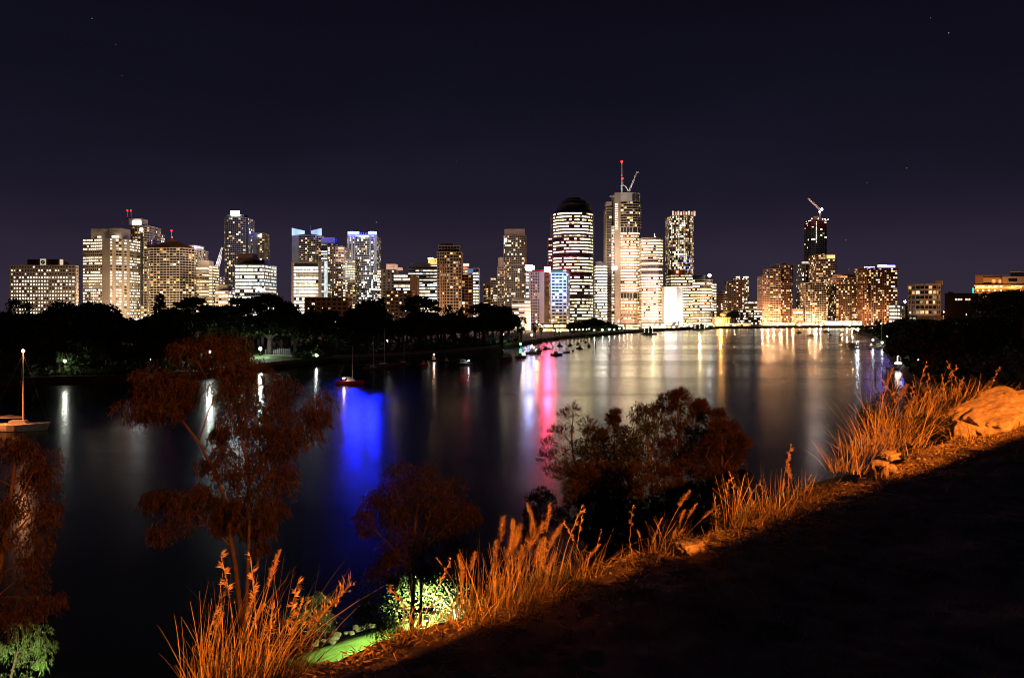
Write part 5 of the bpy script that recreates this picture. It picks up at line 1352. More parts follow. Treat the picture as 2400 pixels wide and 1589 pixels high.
boat('motor', 1250, 829, 36, 'white cabin cruiser at the left end of moored boats', HULLW, R(6), light=((0, -1.6, 3.4), .25, MATS['deck_light']))
boat('motor', 1264, 823, 16, 'small dark boat right of the white cabin cruiser', HULLD, R(30))
boat('motor', 1304, 833, 28, 'nearest dark motor boat with pale stripe before pink reflection', HULLD, R(-5))
boat('motor', 1281, 819, 20, 'dark boat behind the nearest moored motor boat', HULLD, R(20))
boat('sail', 1328, 827, 17, 'dark yacht second right in the moored cluster', HULLD, R(-30), mast=34)
boat('sail', 1343, 823, 12, 'dark yacht seen end-on in the moored cluster', HULLD, R(70), mast=26)
boat('motor', 1358, 818, 17, 'dark dinghy-towing boat right of the end-on yacht', HULLD, R(160))
boat('motor', 1381, 813, 15, 'last dark boat at the right end of the moored cluster', HULLD, R(60))
boat('motor', 1312, 812, 14, 'dark boat deep in the moored cluster below shop lights', HULLD, R(10))
boat('motor', 1336, 811, 12, 'dark boat beside the wooden walkway of moorings', HULLD, R(10))
boat('motor', 1355, 807, 10, 'small dark boat near the promenade wall', HULLD, R(25))
boat('motor', 1373, 803, 9, 'smallest dark boat under the promenade wall', HULLD, R(10))
boat('sail', 1296, 815, 13, 'thin-masted yacht in the middle of the moored cluster', HULLD, R(80), mast=40)
boat('sail', 1248, 818, 14, 'thin-masted yacht left of the moored cluster', HULLB, R(75), mast=36)
for i, (a, b_, l_, lb) in enumerate(((1826, 787, 9, 'small boat with white light on the far right water'), (1873, 781, 16, 'low dark barge on the far right water'), (1899, 787, 15, 'dark boat left of the white-lit boat on far water'),
        (1912, 789, 9, 'white-lit small boat on the far right water'), (1936, 778, 16, 'dark boat near the far wharf below brown block'), (1946, 785, 8, 'tiny dark boat on far right water'), (1972, 778, 8, 'tiny boat nearest the jetty lamp on far water'), (1969, 789, 6, 'tiny dark buoy-like boat before the jetty lamp'))):
    boat('motor', a, b_, l_, lb, HULLD if i not in (0, 3) else HULLW, R(rnd.uniform(-30, 30)), light=((0, -1, 2.2), .3, MATS['deck_light']) if i in (0, 3) else None)
def ferry(label, px, py, Lpx, rz):
    D = DW(py); L = Lpx / FPX * D
    r = empty('river_ferry', (X(px, D), D, 0), label, 'ferry', None, rz)
    hull_mesh(L, L * .3, 1.3, HULLW, r)
    for k in range(2):
        b = MB(); b.box(-.42 * L, .3 * L - k * .1 * L, -.13 * L, .13 * L, 3.4 + k * 2.4, 3.6 + k * 2.4); b.build('deck', WHITE, r)
        n = 8
        for j in range(n):
            for s_ in (-1, 1):
                x0 = -.4 * L + j * .68 * L / n
                if j % 3 == 1: 
                    b = MB(); b.box(x0, x0 + .05 * L, s_ * .118 * L - .02, s_ * .118 * L + .02, 2.0 + k * 2.3, 3.1 + k * 2.3); b.build('window', LIT[1] if (j + k) % 2 else LIT[0], r)
                b = MB(); b.tube([(x0, s_ * .125 * L, 1.2 + k * 2.4), (x0, s_ * .125 * L, 3.5 + k * 2.4)], .06, 4); b.build('post', WHITE, r)
        b = MB(); b.box(-.36 * L, .22 * L, -.1 * L, .1 * L, 1.2 + k * 2.5, 3.35 + k * 2.5); b.build('cabin', HULLD, r)
    b = MB(); b.box(.02 * L, .14 * L, -.05 * L, .05 * L, 6.0, 7.6); b.build('wheelhouse', WHITE, r)
ferry('double decked river ferry moored below the lime lit tower', 1521, 784, 36, R(-6))
ferry('low white ferry at the landing left of the domed hall', 1640, 773, 44, R(2))

# pontoon, walkway and piles
def walkway():
    r = empty('mooring_walkway', (X(1310, 560), 560, 0), 'low dark floating walkway among the moored boats', 'pontoon')
    for k in range(12):
        a = 1258 + k * 10.2; d = shore_D(a) - 16
        b = MB(r.location); b.box(X(a, d), X(a + 10, d), d - 1.2, d + 1.2, .25, .6); b.build('pontoon_section', HULLD, r)
        b = MB(r.location); b.tube([(X(a + 5, d), d + 1.4, -1), (X(a + 5, d), d + 1.4, 4.2)], .22, 6); b.build('pile', HULLB, r)
walkway()
for a, y0, y1, lb in ((1396, 800, 812, 'lone channel marker pile right of the moored cluster'), (1107, 848, 862, 'dark pile beside the cruiser with deck lights')):
    d = DW(y1); o = MB(); o.tube([P(a, y1 + 4, d), P(a, y0, d)], .35, 8); tag(o.build('mooring_pile', HULLB), lb, 'pile')
def jetty():
    D = 455
    r = empty('jetty', (X(2010, D), D, 0), 'dark timber jetty on piles reaching out from the right bank', 'jetty')
    for k in range(12):
        a = 1973 + k * 8
        b = MB(r.location); b.box(X(a, D), X(a + 7.8, D), D, D + 5, 1.6, 2.1); b.build('deck_plank', HULLB, r)
        b = MB(r.location); b.tube([(X(a + 2, D), D + .6, -1), (X(a + 2, D), D + .6, 2.0)], .25, 6); b.build('pile', HULLB, r)
    for k in range(16):
        a = 1990 + k * 5; b = MB(r.location); b.tube([(X(a, D), D + .4, 2), (X(a, D), D + .4, 3.4 + (k % 3) * .3)], .07, 4); b.build('rail_post', STEEL, r)
    b = MB(r.location); b.tube([(X(1990, D), D + .4, 3.3), (X(2066, D), D + .4, 3.3)], .06, 4); b.build('rail', STEEL, r)
    pbox(r, 'shelter_roof', 1992, 2015, 805, 807, D + 1, 4, BROWN); pbox(r, 'shelter_wall', 1993, 2014, 807.5, 813, D + 3, 1.5, BROWN)
jetty()
boat('motor', 2042, 812, 20, 'white boat with teal and red lights at the jetty end', HULLW, R(5), light=((0, -1.8, 4.2), .5, emit('aqua_boat_light', (.6, 1, .95), 40, sample=True)))
boat('motor', 2060, 815, 26, 'white cruiser moored beneath the marina lamp', HULLW, R(-4), light=((1, -2, 3.2), .6, emit('cruiser_light', (1, 1, .85), 30, sample=True)))
boat('sail', 2064, 817, 24, 'tall-masted yacht at the right bank marina', HULLW, R(0), mast=66)
boat('motor', 2040, 818, 10, 'small boat with red lamp by the jetty piles', HULLD, R(0), light=((0, -1, 2.5), .35, emit('red_boat_lamp', (1, .2, .15), 25, sample=True)))
def houseboat():
    D = DW(866); r = empty('houseboat', (X(2107, D), D, 0), 'houseboat outlined with blue and white neon at right bank', 'boat')
    pbox(r, 'pontoon', 2092, 2126, 862, 867, D, 5, HULLD); pbox(r, 'cabin', 2103, 2124, 850, 862, D + 1, 3.5, HULLD); pbox(r, 'roof', 2101, 2126, 848, 849.8, D + .6, 4.4, HULLD)
    nb = MB(r.location); nb.tube([P(2103.5, 851, D), P(2103.5, 834.5, D), P(2112, 834, D)], .12, 5); nb.build('white_neon', LAMP_NEON, r)
    nb = MB(r.location); nb.tube([P(2118, 827, D), P(2110, 824.5, D), P(2114, 831.5, D), P(2116, 828, D)], .14, 5); nb.build('blue_neon', LAMP_BLUE, r)
    nb = MB(r.location); nb.box(X(2098, D), X(2112, D), D - .2, D + .2, Z(853, D), Z(849.5, D)); nb.build('lit_awning', LAMP_NEON, r)
    pole(r, 'mast', 2111, 824, 850, D + 1, .06, STEEL)
    bulb(r, 'deck_lamp', 2140, 829, D + 6, .12, MATS['deck_light']); bulb(r, 'deck_lamp', 2152, 843, D + 6, .12, MATS['deck_light']); bulb(r, 'deck_lamp', 2151, 855, D + 4, .14, MATS['deck_light'])
    pbox(r, 'gangway', 2126.5, 2160, 861, 864, D + 2, 1.5, HULLB)
houseboat()
for a, y0, y1, lb in ((2051, 861, 886, 'tall single mooring pile at right of the river'), (2069, 866, 886, 'left pile of the pile cluster near the right bank'), (2078, 868, 900, 'middle pile of the pile cluster near the right bank'), (2085, 862, 902, 'right pile of the pile cluster near the right bank')):
    d = DW(y1); o = MB(); o.tube([P(a, y1 + 8, d), P(a, y0, d)], .16, 8); tag(o.build('mooring_pile', HULLB), lb, 'pile')

d_ = 128  # lamp post added out of view to light the yacht hull
r = empty('hull_fill_post', (X(-230, d_), d_, 0), 'added unseen lamp on a pile, put in to light the sailing yacht hull', 'beacon')
b = MB(r.location); b.tube([(X(-230, d_), d_, -1), (X(-230, d_), d_, 3.6)], .16, 8); b.build('pile', HULLB, r)
b = MB(r.location); b.ball((X(-230, d_), d_, 3.8), .15); b.build('lamp', LAMP_SOD, r)
ld = bpy.data.lights.new('hull_fill_light', 'SPOT'); ld.energy = 190000; ld.spot_size = R(34); ld.spot_blend = .6; ld.color = (1, .26, .07); ld.shadow_soft_size = .15
lo = bpy.data.objects.new('hull_fill_light', ld); COL.objects.link(lo); lo.parent = r; lo.location = (0, d_ - r.location.y, 4.1); lo.rotation_euler = (P(40, 960, DW(1010)) - Vector((X(-230, d_), d_, 4.1))).to_track_quat('-Z', 'Y').to_euler()

# ------------------------------------------------------------------ foreground trees below the rim
GUMBARK = mat('pale_gum_bark', (.15, .10, .07), .85, .25, 3.0)
GUMLEAF = leafmat('gum_leaves', (.042, .024, .008), (.10, .058, .020), scale=2.0)
DARKLEAF = leafmat('dark_glossy_leaves', (.030, .040, .015), (.07, .075, .03), rough=.4, scale=2.0)
OAKLEAF = leafmat('casuarina_needles', (.050, .030, .011), (.105, .060, .022), scale=2.0)
FIGLEAF = leafmat('fig_leaves', (.09, .16, .035), (.17, .25, .07), scale=2.0)
def leaves(C, axis, L, W, rg):
    n = len(C)
    axis = axis / np.linalg.norm(axis, axis=1, keepdims=True)
    sd = rg.normal(size=(n, 3)); sd -= axis * (sd * axis).sum(1, keepdims=True); sd /= np.linalg.norm(sd, axis=1, keepdims=True)
    l = L * rg.uniform(.6, 1.3, (n, 1)); w = W * rg.uniform(.7, 1.3, (n, 1))
    return np.stack([C, C + axis * l * .45 + sd * w, C + axis * l, C + axis * l * .45 - sd * w], 1)
def fg_tree(name, label, D, limbs, puffs, kind, leaf, zb=1.9, dens=1.0, rpx=36, depth=1.0, seed=1, cat='tree', bark=GUMBARK, lsize=1.0):
    rg = np.random.default_rng(seed)
    base = P(limbs[0][0][0], limbs[0][0][1], D) if limbs else P(puffs[0][0], puffs[0][1], D)
    root = empty(name, (base.x, base.y + .0, zb if base.z > zb else base.z), label, cat)
    o = root.location
    nodes = []
    first = True
    for lb in limbs:
        pts = []; rad = []
        for k, (a, y, r_) in enumerate(lb):
            jit = 0 if first or k == 0 else rg.normal() * .25
            pts.append(P(a, y, D + jit)); rad.append(r_)
        if first and pts[0].z > zb:
            pts.insert(0, Vector((pts[0].x + .1, pts[0].y + .3, zb - .4))); rad.insert(0, rad[0] * 1.35)
        # smooth the polyline
        sp = []; sr = []
        for k in range(len(pts) - 1):
            for u in (0, .34, .67):
                p0 = pts[max(k - 1, 0)]; p1 = pts[k]; p2 = pts[k + 1]; p3 = pts[min(k + 2, len(pts) - 1)]
                q = .5 * ((2 * p1) + (p2 - p0) * u + (2 * p0 - 5 * p1 + 4 * p2 - p3) * u * u + (3 * p1 - p0 - 3 * p2 + p3) * u ** 3)
                sp.append(q); sr.append(rad[k] * (1 - u) + rad[k + 1] * u)
        sp.append(pts[-1]); sr.append(rad[-1])
        b = MB(o); b.tube(sp, sr, 8); b.build('trunk' if first else 'branch', bark, root, smooth=True)
        nodes += sp[len(sp) // 4:]
        first = False
    Cs = []; Ax = []
    tw = MB(o)
    px2m = D / FPX
    nodesv = np.array([tuple(n) for n in nodes]) if nodes else None
    for (a, y, *rest) in puffs:
        rp = (rest[0] if rest else rpx) * px2m * rg.uniform(.85, 1.2)
        ry = rp * depth
        c = P(a, y, D) + Vector((rg.normal() * .05, rg.normal() * rp * 1.1, rg.normal() * .05))
        if nodesv is not None:
            dd = np.linalg.norm(nodesv - np.array(tuple(c)), axis=1) + np.maximum(0, nodesv[:, 2] - c.z + .2) * 1.5
            nb = Vector(nodesv[int(dd.argmin())])
            mid = (nb + c) / 2 + Vector((rg.normal() * .08, rg.normal() * .08, .12))
            tw.tube([nb, mid, c], [.022, .015, .006], 4)
        cs = np.array(tuple(c))
        if kind == 'gum':
            nsp = int(62 * dens)
            for s_ in range(nsp):
                d = rg.normal(size=3); d /= np.linalg.norm(d); q = cs + d * rp * rg.random() ** .45 * np.array([1, 1.1, .85])
                if s_ % 3 == 0: tw.tube([c, Vector(q)], [.006, .003], 3, cap=False)
                n = 10
                t = np.linspace(0, 1, n)[:, None]
                dr = np.array([d[0] * .35, d[1] * .35, -.55]); dr /= np.linalg.norm(dr)
                pts = q + dr * t * rp * .5 + rg.normal(size=(n, 3)) * .03
                ax = np.array([0, 0, -1.0]) + d * .35 + rg.normal(size=(n, 3)) * .33
                Cs.append(pts); Ax.append(ax)
        elif kind == 'needle':
            nsp = int(80 * dens)
            for s_ in range(nsp):
                d = rg.normal(size=3); d[2] = d[2] * .8 + .35; d /= np.linalg.norm(d); q = cs + d * rp * rg.random() ** .4 * .8
                n = 8
                pts = q + rg.normal(size=(n, 3)) * .02
                ax = d * 1.0 + np.array([0, 0, .55]) + rg.normal(size=(n, 3)) * .38
                Cs.append(pts); Ax.append(ax)
        else:
            n = int(520 * dens)
            d = rg.normal(size=(n, 3)); d /= np.linalg.norm(d, axis=1, keepdims=True)
            Cs.append(cs + d * rp * rg.random((n, 1)) ** .4); Ax.append(d + rg.normal(size=(n, 3)) * .6 + np.array([0, 0, -.25]))
    C = np.concatenate(Cs) - np.array(tuple(o)); A = np.concatenate(Ax)
    LW = {'gum': (.17, .016), 'needle': (.24, .009), 'broad': (.13, .032)}[kind]
    V = leaves(C, A, LW[0] * lsize, LW[1] * lsize, rg)
    npmesh('crown', V, leaf, root)
    if tw.f: tw.build('twigs', bark, root, kind='stuff')
    return root

gum_puffs = [(490, 800), (442, 818), (541, 808), (402, 838), (575, 845), (590, 868), (512, 825, 26), (465, 800, 26), (422, 893), (385, 872), (355, 902), (321, 943), (336, 965, 28), (372, 949), (422, 950), (400, 920),
             (446, 905, 24), (541, 900), (591, 895), (642, 902), (625, 943), (570, 935), (545, 965), (604, 975), (659, 970), (693, 976), (727, 945), (740, 968), (747, 985, 26), (717, 1008), (676, 1015), (700, 1000),
             (575, 1020, 32), (530, 1050, 26), (541, 1080), (600, 1075), (630, 1047), (642, 1098), (659, 1128), (655, 1100), (540, 1120, 28), (550, 1150), (600, 1140), (625, 1166), (642, 1200, 26), (565, 1180, 28),
             (338, 1172, 24), (389, 1159, 28), (439, 1160), (456, 1195), (416, 1222, 26), (365, 1165, 26), (430, 1185), (541, 1200, 26), (608, 1205, 26), (590, 1100, 28), (470, 1140, 26), (505, 1178, 24), (520, 1010, 22), (436, 935, 24), (560, 990, 26), (556, 1228, 22), (596, 1236, 24), (520, 1232, 20), (575, 1262, 20), (630, 1240, 22), (612, 1275, 18), (500, 1215, 20), (480, 1090, 20), (620, 1010, 26), (665, 1060, 22), (560, 870, 28), (515, 870, 24), (470, 848, 22)]
fg_tree('gum_tree', 'large drooping gum tree with red lit crown standing in front of the river at left', 30,
        [[(575, 1560, .12), (552, 1330, .095), (541, 1267, .085), (534, 1209, .075), (520, 1149, .065), (490, 1081, .07), (466, 1037, .055), (433, 993, .04), (400, 940, .025)],
         [(572, 1500, .09), (583, 1290, .07), (583, 1182, .06), (581, 1115, .052), (571, 1047, .06), (541, 963, .05), (524, 895, .04), (507, 840, .025), (495, 800, .012)],
         [(537, 1277, .05), (500, 1240, .035), (473, 1216, .025), (430, 1180, .018), (350, 1170, .008)],
         [(603, 1330, .045), (606, 1270, .035), (610, 1200, .025), (625, 1120, .016)],
         [(583, 1140, .05), (620, 1060, .035), (665, 1005, .028), (700, 975, .02), (740, 960, .01)],
         [(466, 1037, .04), (490, 960, .03), (503, 925, .022), (470, 860, .014)], [(541, 963, .03), (590, 910, .02), (640, 900, .01)], [(433, 993, .025), (370, 950, .016), (325, 940, .008)], [(571, 1047, .03), (610, 990, .02), (625, 950, .012)]],
        gum_puffs, 'gum', GUMLEAF, dens=1.25, rpx=39, seed=11)
ctr = [(936, 1108), (997, 1108), (963, 1140), (1021, 1132), (916, 1146), (1048, 1153), (876, 1171, 26), (852, 1207, 24), (889, 1200), (930, 1190), (977, 1183), (1024, 1183), (1065, 1186), (1098, 1193, 26), (1110, 1212, 20), (862, 1228, 24), (916, 1230), (963, 1230),
       (1004, 1225), (1044, 1218), (1078, 1230), (936, 1270), (987, 1270), (1038, 1268), (1078, 1268, 26), (909, 1298, 26), (886, 1325, 26), (1055, 1305), (985, 1310, 26), (1010, 1330, 24), (930, 1340, 22), (870, 1400, 26), (855, 1425, 24), (890, 1430, 26), (905, 1465, 24)]
fg_tree('gum_tree', 'rounded gum tree above the brightly lit green foliage near lower centre', 40,
        [[(965, 1490, .13), (968, 1391, .11), (970, 1290, .09), (975, 1200, .06), (985, 1125, .02)], [(985, 1470, .09), (988, 1340, .075), (990, 1270, .06), (1010, 1200, .045), (1040, 1155, .02)],
         [(965, 1400, .06), (958, 1337, .055), (933, 1303, .05), (916, 1279, .042), (887, 1249, .03), (860, 1218, .012)], [(990, 1290, .04), (1030, 1250, .03), (1075, 1205, .015)], [(972, 1260, .045), (945, 1215, .03), (930, 1150, .014)],
         [(962, 1430, .04), (920, 1420, .03), (875, 1415, .012)]],
        ctr, 'gum', GUMLEAF, dens=1.55, rpx=38, seed=12)
fg_tree('casuarina_tree', 'open feathery tree at left of the dark thicket before pink reflection', 34,
        [[(1380, 1330, .12), (1366, 1200, .09), (1352, 1110, .06), (1340, 1030, .04), (1345, 965, .012)], [(1362, 1160, .05), (1320, 1090, .03), (1285, 1060, .012)], [(1352, 1110, .04), (1372, 1050, .025), (1374, 1010, .01)], [(1340, 1040, .03), (1310, 1010, .015)], [(1356, 1130, .04), (1310, 1105, .02), (1282, 1095, .01)]],
        [(1345, 965, 22), (1325, 985, 24), (1362, 990, 24), (1335, 1018, 26), (1303, 1022, 22), (1376, 1012, 22), (1311, 1058, 24), (1284, 1046, 20), (1345, 1055, 26), (1290, 1094, 22), (1318, 1108, 24), (1342, 1090, 22), (1278, 1080, 18), (1349, 1128, 24), (1368, 1060, 20), (1340, 1150, 24), (1390, 1022, 18)], 'needle', OAKLEAF, dens=.55, rpx=24, seed=13)
fg_tree('broadleaf_tree', 'dark glossy broad-leaved tree inside the thicket', 33,
        [[(1430, 1330, .12), (1425, 1180, .09), (1420, 1080, .05)], [(1425, 1150, .05), (1385, 1090, .025)], [(1422, 1110, .05), (1465, 1040, .02)]],
        [(1403, 1042), (1376, 1069), (1416, 1069), (1443, 1035), (1464, 1022), (1470, 1056), (1437, 1096), (1389, 1110), (1362, 1110, 28), (1470, 1096), (1410, 1130), (1455, 1130), (1380, 1150), (1425, 1165), (1470, 1165), (1395, 1200), (1440, 1210)], 'broad', DARKLEAF, dens=1.5, rpx=36, seed=14)
fg_tree('sapling', 'pointed sapling tip rising above the dark thicket', 34, [[(1437, 1150, .05), (1440, 1050, .03), (1439, 962, .008)]],
        [(1438, 966, 10), (1434, 984, 14), (1446, 990, 14), (1436, 1006, 18), (1452, 1010, 16), (1406, 1012, 16), (1400, 1028, 18), (1416, 1026, 16)], 'needle', OAKLEAF, dens=.9, rpx=18, seed=15)
fg_tree('gum_sapling', 'sparse-leaved young gum left of the tallest thicket tree', 33, [[(1530, 1200, .06), (1520, 1060, .04), (1510, 950, .012)]],
        [(1497, 958, 18), (1514, 952, 18), (1487, 971, 16), (1504, 985, 22), (1531, 964, 18), (1520, 1000, 24), (1495, 1010, 22), (1515, 1040, 26), (1500, 1060, 26)], 'gum', DARKLEAF, dens=.5, rpx=20, seed=16)
fg_tree('casuarina_tree', 'tallest upright tree of the thicket with brushy top', 35,
        [[(1600, 1330, .16), (1596, 1150, .12), (1592, 1050, .08), (1588, 930, .012)], [(1594, 1100, .05), (1630, 1020, .03), (1648, 955, .01)], [(1594, 1090, .05), (1560, 1010, .03), (1560, 945, .01)], [(1592, 1040, .03), (1612, 960, .012)]],
        [(1585, 932, 24), (1568, 948, 24), (1606, 942, 22), (1626, 956, 22), (1646, 956, 18), (1653, 980, 22), (1589, 972, 28), (1555, 972, 26), (1622, 985, 28), (1582, 1005), (1545, 1005), (1612, 1018), (1646, 1012), (1572, 1045), (1538, 1045), (1605, 1055), (1640, 1050), (1560, 1085), (1600, 1090), (1635, 1085)], 'needle', OAKLEAF, dens=2.0, rpx=34, seed=17)
fg_tree('casuarina_tree', 'reddish cone-shaped tree at right end of the thicket', 32,
        [[(1690, 1300, .12), (1690, 1150, .08), (1696, 985, .012)], [(1690, 1100, .04), (1730, 1050, .012)], [(1690, 1120, .04), (1655, 1070, .012)]],
        [(1697, 985, 20), (1682, 1005, 24), (1707, 1008, 24), (1666, 1036, 28), (1693, 1036), (1720, 1032, 26), (1656, 1069), (1690, 1073), (1724, 1069), (1742, 1045, 20), (1639, 1096), (1673, 1103), (1707, 1103), (1735, 1100, 28), (1660, 1135), (1700, 1135), (1740, 1130, 26), (1680, 1165), (1720, 1165)], 'needle', OAKLEAF, dens=2.0, rpx=34, seed=18)
low = [(a + (17 if (j % 2) else 0), y) for j, y in enumerate(range(1120, 1330, 34)) for a in range(1330 + (y - 1120) // 4, 1720 - (y - 1120) // 6, 40)]
fg_tree('thicket_shrub', 'dense dim red shrub mass filling the slope below the thicket', 29, [[(1510, 1400, .1), (1515, 1260, .06)]], low, 'needle', OAKLEAF, dens=1.8, rpx=36, seed=19, cat='shrub')
fg_tree('casuarina_tree', 'small dark tree left below the thicket', 36, [[(1262, 1330, .09), (1266, 1230, .06), (1266, 1165, .012)]],
        [(1268, 1170, 22), (1250, 1184, 22), (1288, 1182, 22), (1240, 1206, 22), (1268, 1204, 26), (1296, 1210, 24), (1250, 1235), (1285, 1240), (1230, 1240, 24), (1320, 1230, 26), (1330, 1265), (1240, 1270), (1275, 1280)], 'needle', OAKLEAF, dens=1.1, rpx=28, seed=20)
fg_tree('gum_tree', 'dim red gum tree cut by the left frame edge', 26,
        [[(-30, 1560, .16), (-5, 1350, .12), (20, 1200, .08), (40, 1040, .02)], [(5, 1300, .06), (60, 1220, .03), (95, 1200, .01)], [(10, 1250, .05), (70, 1120, .02)]],
        [(40, 1025), (78, 1040, 30), (18, 1062), (60, 1085), (92, 1108, 28), (30, 1128), (78, 1148), (98, 1195, 28), (40, 1185), (96, 1225, 26), (20, 1240), (60, 1275), (84, 1300, 28), (20, 1318), (40, 1372), (80, 1398), (118, 1402, 28), (20, 1428), (-10, 1090), (-10, 1200), (-10, 1300), (-10, 1400), (55, 1440)], 'gum', GUMLEAF, dens=1.0, rpx=40, seed=21)
fg_tree('weeping_tree', 'weeping tree lit green at the bottom left corner', 43,
        [[(10, 1760, .12), (15, 1640, .09), (40, 1530, .05)]],
        [(30, 1496, 28), (78, 1500, 28), (108, 1512, 24), (15, 1530), (60, 1535), (112, 1540, 22), (30, 1575), (85, 1572, 26), (-10, 1560), (50, 1620), (90, 1480, 24), (40, 1470)], 'gum', FIGLEAF, dens=.7, rpx=32, seed=22)
fg_tree('fig_tree', 'brightly floodlit green fig tree behind the rim grass at lower centre', 47,
        [[(1072, 1500, .16), (1068, 1440, .13), (1055, 1395, .09), (1040, 1370, .05)], [(1070, 1450, .10), (1085, 1410, .07), (1095, 1385, .04)], [(1060, 1430, .08), (1020, 1400, .05), (985, 1390, .03)]],
        [(940, 1398), (970, 1378), (1010, 1362), (1050, 1370), (1085, 1392), (930, 1425), (960, 1440), (1000, 1405, 24), (1040, 1400, 24), (1105, 1420), (985, 1455, 28), (925, 1460, 26), (1020, 1450, 22), (1120, 1450)], 'broad', FIGLEAF, dens=.42, rpx=36, seed=23, lsize=1.25)
fg_tree('shrub', 'dim green shrub beside the lit lawn behind the bud-tipped weeds', 46, [[(745, 1560, .06), (742, 1450, .03)]],
        [(740, 1385, 26), (722, 1410, 28), (752, 1410, 24), (735, 1440), (765, 1440, 24), (715, 1450, 28), (745, 1470, 28), (700, 1430, 26), (760, 1478, 24), (700, 1480, 28)], 'gum', DARKLEAF, dens=.6, rpx=30, seed=24, cat='shrub')
fg_tree('shrub', 'small pale-leaved bush at the edge of the lit lawn', 46, [[(930, 1540, .05), (928, 1490, .02)]],
        [(920, 1478, 18), (938, 1482, 18), (928, 1495, 20), (908, 1490, 16), (945, 1500, 18)], 'gum', FIGLEAF, dens=.7, rpx=18, seed=25, cat='shrub')

# assumed floodlights in the park below the cliff, inferred from lit leaves and lawn
def park_lamp(label, px, py, D, power, col=(.92, 1.0, .62), tilt=92, turn=0, spread=125, aim=None):
    p = P(px, py, D)
    r = empty('assumed_park_floodlight', (p.x, p.y, 1.8), label, 'lamp')
    b = MB(r.location); b.tube([(p.x, p.y, 1.5), (p.x, p.y, p.z - .1)], .05, 6); b.build('pole', STEEL, r)
    b = MB(r.location); b.box(p.x - .16, p.x + .16, p.y - .12, p.y + .12, p.z + .02, p.z + .12); b.build('housing', STEEL, r)
    b = MB(r.location); b.ball((p.x, p.y, p.z - .03), .05); b.build('lens', emit('park_lens', (.95, 1, .7), 120, sample=True), r)
    ld = bpy.data.lights.new('assumed_park_light', 'SPOT'); ld.energy = power; ld.color = col; ld.shadow_soft_size = .12; ld.spot_size = R(spread); ld.spot_blend = .5
    lo = bpy.data.objects.new('assumed_park_light', ld); COL.objects.link(lo); lo.parent = r; lo.location = p - Vector(r.location) + Vector((0, .15, -.12)); lo.rotation_euler = (R(tilt), 0, R(turn))
    if aim: lo.rotation_euler = (Vector(aim) - p).to_track_quat('-Z', 'Y').to_euler()
park_lamp('assumed park floodlight hidden behind rim grass lighting the fig tree', 1000, 1452, 44.4, 6500, (1.0, 1.0, .66))
park_lamp('assumed park floodlight beside the riverside lawn behind the rim', 962, 1448, 41.5, 7000, (.85, 1.0, .42), aim=P(800, 1508, 44.5), spread=70)
park_lamp('assumed park floodlight under the weeping tree at bottom left', 20, 1640, 40, 1300, (.85, 1.0, .6), 115, 0, 110)

# river edge stones by the lawn
RIVERROCK = mat('river_edge_rock', (.11, .095, .06), .9, .4, 3.0, bump=.6)
def rock_mesh(name, seed, sub=3, amp=.25, box=.5):
    import bmesh
    bm = bmesh.new(); bmesh.ops.create_icosphere(bm, subdivisions=sub, radius=1.0)
    for v in bm.verts:
        c = v.co.copy(); m_ = max(abs(c.x), abs(c.y), abs(c.z)); c = c * (1 - box) + (c / m_) * box * .8
        n1 = float(fbm(c.x * 1.3 + seed, c.y * 1.3 + c.z * 1.7, seed)) + .45 * float(fbm(c.x * 5 + c.z * 3, c.y * 5 + seed, seed + 5)) - .5 * max(0, .07 - abs(float(fbm(c.x * 2.1 + c.z, c.y * 2.6 + seed, seed + 9)))) * (5 if sub > 3 else 0)
        v.co = c * (1 + amp * 2 * n1)
    me = bpy.data.meshes.new(name); bm.to_mesh(me); bm.free()
    return me
RM = [rock_mesh('river_stone', s_, 2) for s_ in (3, 4, 5)]
for m_ in RM: m_.materials.append(RIVERROCK)
rr = random.Random(31)
for i in range(16):
    px = 730 + i * 13 + rr.uniform(-4, 4); D = 44.5 + (0 if 760 < px < 815 else 0) * .5 + rr.uniform(-.3, .3)
    s_, t_ = ST(X(px, D), D); s_ = 41.2 + rr.uniform(-.4, .5); x_, y_ = XY(s_, t_)
    o = link('river_stone', RM[i % 3]); o.location = (x_, y_, 1.9); k = rr.uniform(.10, .26); o.scale = (k * 1.4, k, k * .55); o.rotation_euler = (0, 0, rr.uniform(0, 6.28))
    tag(o, 'low rock edging the green lit lawn at the river', 'rock', 'rocks along the lawn edge')

# ------------------------------------------------------------------ rim rocks
PALEROCK = mat('pale_weathered_rock', (.30, .23, .17), .95, 0, 9.0, bump=1.0, color2=(.62, .56, .48))
def boulder(label, px, py, size, rot, seed, sink=.3, m=PALEROCK, amp=.2, box=.5, D=None, name='boulder'):
    p = ground_at(px, py)
    me = rock_mesh(name, seed, 5, amp, box); me.materials.append(m)
    me.polygons.foreach_set('use_smooth', [True] * len(me.polygons))
    o = link(name, me); o.location = p + Vector((0, 0, size[2] * (1 - sink) - size[2] * .25)); o.scale = size; o.rotation_euler = (rot[0], rot[1], rot[2])
    tag(o, label, 'rock'); return o
th = math.atan2(TN[1], TN[0])
boulder('long pale rock slab glowing orange on the rim at far right', 2345, 985, (1.55, .5, .27), (R(12), R(-6), th), 91, .38, amp=.24, box=.55)
boulder('pale rock block at the left foot of the rock slab', 2262, 1020, (.26, .2, .15), (R(14), R(6), th + .4), 72, .35, box=.8, amp=.12)
boulder('flat orange stone lying in the rim grass near lower centre', 1615, 1292, (.12, .09, .05), (0, 0, th), 74, .1)
boulder('low crumbled rock right of the rock arch', 2085, 1072, (.16, .10, .05), (R(5), 0, th), 76, .4, amp=.3, box=.7)
boulder('flat lit ledge stone below the rock arch', 2040, 1136, (.26, .08, .02), (0, 0, th), 77, .3, amp=.2)
